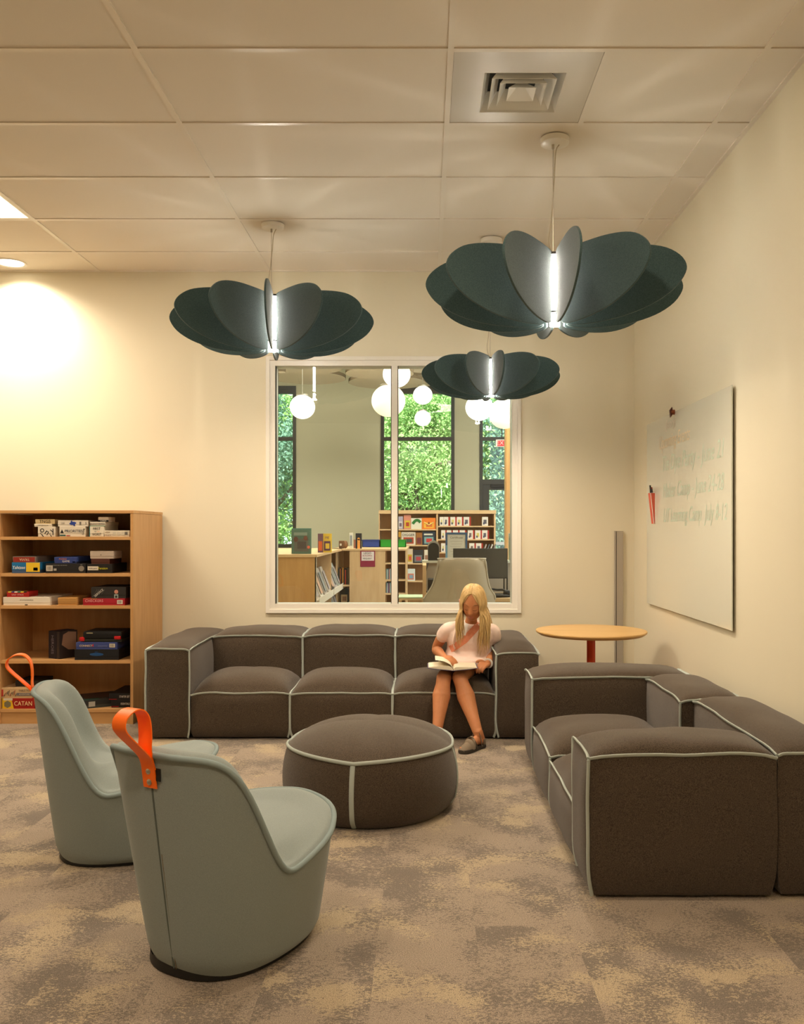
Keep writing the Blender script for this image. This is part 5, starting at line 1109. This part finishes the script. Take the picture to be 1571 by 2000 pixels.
for s_ in (-1, 1):
    featureline([(s_ * .013, .000), (s_ * .020, -.0045), (s_ * .028, -.0055), (s_ * .038, -.0010)], .0017, LASH, 'eyelash', .0006)
    featureline([(s_ * .012, .0225), (s_ * .022, .0275), (s_ * .032, .027), (s_ * .042, .0205)], .0022, BROW, 'eyebrow')
# shirt
b = MB(); rows = []
for (cx_, cy_, cz, rx, ry, tl) in ((.286, 5.375, .672, .050, .045, .30), (.285, 5.380, .664, .075, .058, .30), (.284, 5.392, .648, .118, .070, .25), (.283, 5.402, .618, .148, .080, .25), (.282, 5.415, .575, .148, .090, .30), (.281, 5.440, .525, .140, .098, .30), (.278, 5.450, .488, .142, .132, .20), (.272, 5.430, .462, .148, .175, .06), (.270, 5.425, .430, .148, .182, .04), (.270, 5.435, .418, .10, .11, .0)):
    r = []
    for j in range(48):
        a = 2 * math.pi * j / 48; c_, s_ = math.cos(a), math.sin(a); x = rx * abs(c_) ** .85 * sgn(c_); y = ry * abs(s_) ** .9 * sgn(s_)
        nz = noise.noise(Vector((c_ * 3.2, s_ * 3.2, cz * 16))) * .011
        r.append(Vector((cx_ + x * (1 + nz * 3), cy_ + y + nz, cz - y * tl * -1)))
    rows.append(r)
P0 = [rows[0]]
b.grid(rows[::-1], wrap=True); b.f.append(tuple(range(len(b.v) - 48, len(b.v)))); b.f.append(tuple(range(47, -1, -1)))
for S_, E_, sd in ((SL, EL, -1), (SR, ER, 1)):
    d = (E_ - S_); p1 = S_ + d * .46 + Vector((sd * .004, -.004, 0))
    limb(b, [S_ + Vector((-sd * .06, 0, .004)), S_ + Vector((-sd * .004, 0, .000)), S_.lerp(p1, .5) + Vector((sd * .004, 0, 0)), p1 - d * .12], [.048, .043, .043, .042], 22)
for (pts, rr) in (([(.19, 5.335, .62), (.175, 5.335, .56), (.185, 5.345, .50)], .008), ([(.40, 5.345, .60), (.39, 5.345, .54), (.38, 5.36, .48)], .008), ([(.17, 5.345, .47), (.25, 5.335, .455), (.36, 5.345, .46)], .008)):
    limb(b, pts, [rr * .5, rr, rr * .5], 8)
SHIRT = mat('pale_pink_cotton', (.80, .60, .53), .85, .15, col2=(.84, .68, .60), nscale=14, bump=.5, bscale=45)
shirt = fuse(b, 'shirt', SHIRT, girl, .005, 3)
sv = BVHTree.FromPolygons([v.co + GX for v in shirt.data.vertices], [tuple(p.vertices) for p in shirt.data.polygons])
def onshirt(px_, py_, off=.0016):
    d = Vector(((px_ - VX) / F, 1, -(py_ - VY) / F)).normalized(); h = sv.ray_cast(Vector((0, 0, CH)), d)
    return (h[0] - d * off) if h[0] is not None else None
def sash(line, wpx, name, m, n=26):
    rows = []
    for i in range(n + 1):
        t = i / n * (len(line) - 1); k = min(int(t), len(line) - 2); f_ = t - k; x = line[k][0] * (1 - f_) + line[k + 1][0] * f_; y = line[k][1] * (1 - f_) + line[k + 1][1] * f_
        dx, dy = line[k + 1][0] - line[k][0], line[k + 1][1] - line[k][1]; L_ = math.hypot(dx, dy); r = []
        for q in range(6):
            o_ = (q / 5 - .5) * wpx; p = onshirt(x - dy / L_ * o_, y + dx / L_ * o_); r.append(p)
        if all(p is not None for p in r): rows.append(r)
    b = MB().grid(rows); b.grid([[p + Vector((0, .004, 0)) for p in r][::-1] for r in rows]); b.build(name, m, girl, smooth=60)
sash([(948, 1204), (930, 1226), (908, 1250), (888, 1264), (866, 1274)], 13.5, 'coral_band', mat('coral_knit', (.66, .235, .13), .85, .15, col2=(.76, .32, .20), nscale=60, stretch=(1, 1, 4)))
sash([(911, 1214), (907, 1228), (904, 1240)], 12, 'white_neckline', mat('white_cotton', (.78, .74, .70), .85, .1))
# shorts
b = MB()
for K_, H_ in ((KL, Vector((.215, 5.49, .425))), (KR, Vector((.345, 5.49, .425)))): limb(b, [H_ + Vector((0, .02, 0)), H_.lerp(K_, .35), H_.lerp(K_, .60)], [.070, .058, .053], 20)
limb(b, [(.19, 5.51, .43), (.37, 5.51, .43)], [.078, .078], 20)
fuse(b, 'shorts', mat('dark_brown_shorts', (.05, .032, .025), .9, .1), girl, .006, 3)
# sandals
SAND = mat('grey_brown_sandal', (.20, .155, .11), .8, .2, bump=.3, bscale=120); SOLE = mat('dark_sandal_sole', (.05, .042, .034), .7, .2)
for A_, (d, s_), nm in ((AR, dR, 'right'), (AL, dL, 'left')):
    c = Vector((A_.x, A_.y, 0)); out = []
    for (u, w_) in ((-.052, 0), (-.045, .020), (-.02, .029), (.03, .029), (.08, .036), (.125, .037), (.155, .028), (.170, .004), (.160, -.022), (.125, -.033), (.08, -.031), (.03, -.024), (-.02, -.027), (-.045, -.020)): out.append(c + d * u + s_ * w_)
    out = smoothpath(out, 3, closed=True)
    b = MB(); b.grid([[p + Vector((0, 0, .001)) for p in out], [p + (p - c).normalized() * .003 + Vector((0, 0, .010)) for p in out], [p + Vector((0, 0, .021)) for p in out]], wrap=True); n_ = len(out); b.f.append(tuple(range(n_ - 1, -1, -1))); b.f.append(tuple(range(2 * n_, 3 * n_)))
    so = b.build('sandal', SOLE, girl, smooth=50); so['label'] = 'grey-brown closed-toe sandal'
    def arch(u0, u1, w0, hz, lift=0.0, wr=.008, n=9, wd=.034, zb=.018):
        pts = []
        for i in range(n):
            a = math.pi * i / (n - 1); t = i / (n - 1); pts.append(c + d * (u0 + (u1 - u0) * t) + s_ * (math.cos(a) * wd) + Vector((0, 0, zb + lift * t + math.sin(a) * hz)))
        MB().tube(smoothpath(pts, 2), [(.0026, wr)] * ((n - 1) * 2 + 1), 8, up=(0, 0, 1)).build('sandal_strap', SAND, so, smooth=60)
    arch(.105, .085, 0, .044, wr=.012, wd=.037); arch(.06, .085, 0, .056, wr=.008, wd=.034); arch(.085, .050, 0, .058, wr=.007, wd=.034); arch(.010, .018, 0, .082, wr=.007, wd=.032)
    b = MB(); tc_ = c + d * .135
    rows = []
    for i in range(9):
        a = math.pi * i / 8; rows.append([c + d * (.088 + q * .0112) + s_ * (math.cos(a) * (.038 - .0003 * q - .00032 * q * q)) + Vector((0, 0, .015 + math.sin(a) * (.042 - .0014 * q - .0005 * q * q))) for q in range(8)])
    b.grid(rows); b.build('toe_cap', SAND, so, smooth=60)
    pts = [c + d * (-.012 - .040 * math.sin(math.pi * i / 10)) + s_ * (math.cos(math.pi * i / 10) * .030) + Vector((0, 0, .038)) for i in range(11)]
    MB().tube(pts, [(.016, .0028)] * 11, 8, up=(0, 0, 1)).build('heel_strap', SAND, so, smooth=60)
# bracelet
wv = (WR - ER).normalized(); u_ = wv.orthogonal().normalized(); w2 = wv.cross(u_); cw_ = WR - wv * .006
MB().tube([cw_ + (u_ * math.cos(a) + w2 * math.sin(a)) * .0245 for a in [2 * math.pi * i / 24 for i in range(24)]], [(.003, .007)] * 24, 8, closed=True, up=wv).build('bracelet', mat('white_band', (.8, .76, .7), .5), girl, smooth=60)
# hair: scalp shell, then locks combed from a centre parting
HAIR = mat('blond_hair', (.46, .285, .105), .42, .35, col2=(.72, .51, .235), nscale=30, stretch=(3, 3, .25))
EA, EB, EC = .0725, .0935, .1055
rows = []
for i in range(25):
    th = math.pi * .80 * i / 24; row = []
    for j in range(60):
        ph = 2 * math.pi * j / 60; d = Vector((math.sin(th) * math.cos(ph), math.sin(th) * math.sin(ph), math.cos(th)))
        if d.y < 0:                                       # keep the face clear
            lim = R(37) + R(78) * min(1, (abs(math.cos(ph))) ** 1.5); 
            if th > lim: d = Vector((math.sin(lim) * math.cos(ph), math.sin(lim) * math.sin(ph), math.cos(lim))) * .985
        row.append(HM @ Vector((d.x * EA, d.y * EB * (.90 if d.y < 0 else 1), d.z * EC)))
    rows.append(row)
hair = MB().grid(rows, wrap=True).build('hair', HAIR, girl, smooth=True); hair['label'] = 'long blond hair with a centre parting'
def ell(x, y, z, k=1.0):
    v = Vector((x / EA, y / (EB * (.90 if y < 0 else 1)), z / EC)); v.normalize(); return Vector((v.x * EA, v.y * EB * (.90 if v.y < 0 else 1), v.z * EC)) * k
b = MB()
for s_ in (-1, 1):
    NF = 90
    for i in range(NF):
        q = i / (NF - 1); ang = R(38 - 100 * q); p0 = Vector((s_ * .002 + .004, -math.sin(ang) * EB * .9, math.cos(ang) * EC))
        front = max(0, 1 - q / .62)
        S_ = ell(s_ * .075 * (1 - .30 * front), -.066 * front + .05 * (1 - front), -.012 - .02 * (1 - front), 1.02 + random.uniform(0, .05))
        mid = ell((p0.x + S_.x * 1.25) / 2, (p0.y + S_.y) / 2, (p0.z + S_.z) / 2 + .02, 1.01 + random.uniform(0, .035)); m1 = ell(p0.x * .55 + S_.x * .42, p0.y * .7 + S_.y * .3, p0.z * .8 + .01, 1.015); m2 = ell(S_.x * 1.02, S_.y, S_.z + .035, 1.02 + random.uniform(0, .04))
        P_ = [HM @ v for v in (ell(p0.x, p0.y, p0.z, 1.0), m1, mid, m2, S_)]; e = P_[-1]
        if front > .12 or (s_ > 0 and q < .72):
            if s_ < 0: end = Vector((.190 + random.uniform(-.004, .046), 5.258 + random.uniform(-.012, .014), .560 + random.uniform(-.03, .10))); 
            else: end = Vector((.350 + random.uniform(-.040, .042), 5.262 + random.uniform(-.014, .016), .485 + random.uniform(-.01, .13)))
            w0 = random.uniform(-.012, .012); a1 = e.lerp(end, .22) + Vector((s_ * .004 + w0, -.012, 0)); a2 = e.lerp(end, .55) + Vector((s_ * .006 + w0, -.014, 0)); a3 = e.lerp(end, .8) + Vector((w0 * .6, -.008, 0))
            P_ += [a1, a2, a3, end]
        else:
            end = Vector((.286 + s_ * (.07 + random.uniform(0, .06)), 5.50 + random.uniform(-.01, .02), .54 + random.uniform(-.03, .05)))
            if s_ > 0 and random.random() < .45: end = Vector((.40 + random.uniform(0, .025), 5.40, .655))
            P_ += [e.lerp(end, .3) + Vector((0, .016, .01)), e.lerp(end, .65) + Vector((0, .018, .006)), end]
        sp = smoothpath(P_, 3); n_ = len(sp); r0 = random.uniform(.0034, .0052)
        b.tube(sp, [(r0 * interp(k, [0, 2, n_ * .7, n_ - 1], [.7, 1, .9, .12]), r0 * .7 * interp(k, [0, 2, n_ * .7, n_ - 1], [.7, 1, .9, .12])) for k in range(n_)], 5)
lk = b.build('locks', HAIR, hair, smooth=True, fix=False)
cl = HM @ ell(-.072, -.034, .012, 1.06)
MB().tube([cl + Vector((-.004, 0, .022)), cl, cl + Vector((0, 0, -.022))], [.002, .003, .002], 8).build('hair_clip', mat('pink_hair_clip', (.6, .25, .22), .4), hair, smooth=True)

# ------------------------------------------------------------------ the open book on her lap
bk = thing('open_book', 'open hardback book lying on the lap of the reading girl', 'book', (.165, 5.15, .42))
PG = mat('book_paper', (.76, .68, .52), .8, .1); CV = mat('dark_blue_book_cover', lin((84, 76, 104)), .5, .3)
ya, ye = 5.065, 5.245; xs0 = .166; z_s = .4225
for s_, w_ in ((-1, .150), (1, .142)):
    prof = [(0, .001), (.03, .004), (.09, .009), (w_, .017)]
    cov = [Vector((xs0 + s_ * u, 0, z_s + z_)) for u, z_ in prof]
    b = MB(); b.grid([[Vector((p.x, y, p.z - .0025)) for p in cov] for y in (ya - .004, ye + .004)] ); b.grid([[Vector((p.x, y, p.z)) for p in cov] for y in (ya - .004, ye + .004)]); 
    b.grid([[Vector((p.x, y, p.z + dz)) for p in cov] for y, dz in ((ya - .004, -.0025), (ya - .004, 0))]); b.grid([[Vector((p.x, y, p.z + dz)) for p in cov] for y, dz in ((ye + .004, -.0025), (ye + .004, 0))]); b.grid([[Vector((cov[-1].x, y, cov[-1].z + dz)) for y in (ya - .004, ye + .004)] for dz in (-.0025, 0)])
    b.build('cover', CV, bk)
    top = smoothpath([Vector((xs0 + s_ * u, 0, z_s + z_)) for u, z_ in ((0.001, .004), (.010, .019), (.035, .027 if s_ < 0 else .022), (.08, .026 if s_ < 0 else .021), (w_ - .006, .0205 if s_ < 0 else .0195))], 4)
    bot = [Vector((p.x, 0, z_s + interp(abs(p.x - xs0), [0, .03, .09, .15], [.001, .0045, .0095, .0175]))) for p in top]
    b = MB(); b.grid([[Vector((p.x, y, p.z)) for p in top] for y in (ya, ye)]); 
    for y in (ya, ye): b.grid([[Vector((p.x, y, p.z)) for p in top], [Vector((p.x, y, p.z)) for p in bot]])
    b.grid([[Vector((top[-1].x, y, top[-1].z)) for y in (ya, ye)], [Vector((bot[-1].x, y, bot[-1].z)) for y in (ya, ye)]])
    b.build('page_block', PG, bk, smooth=40)
for q, (dx, dz) in enumerate(((.105, .062), (.085, .052))):
    pg = smoothpath([Vector((xs0 - .004, 0, z_s + .014)), Vector((xs0 - .020, 0, z_s + .036)), Vector((xs0 - .055, 0, z_s + .054 - q * .004)), Vector((xs0 - dx, 0, z_s + dz))], 5)
    b = MB(); b.grid([[Vector((p.x, y, p.z)) for p in pg] for y in (ya + .002, ye - .002)]); b.grid([[Vector((p.x, y, p.z - .0006)) for p in pg] for y in (ya + .002, ye - .002)][::-1]); b.build('turning_page', PG, bk, smooth=60)
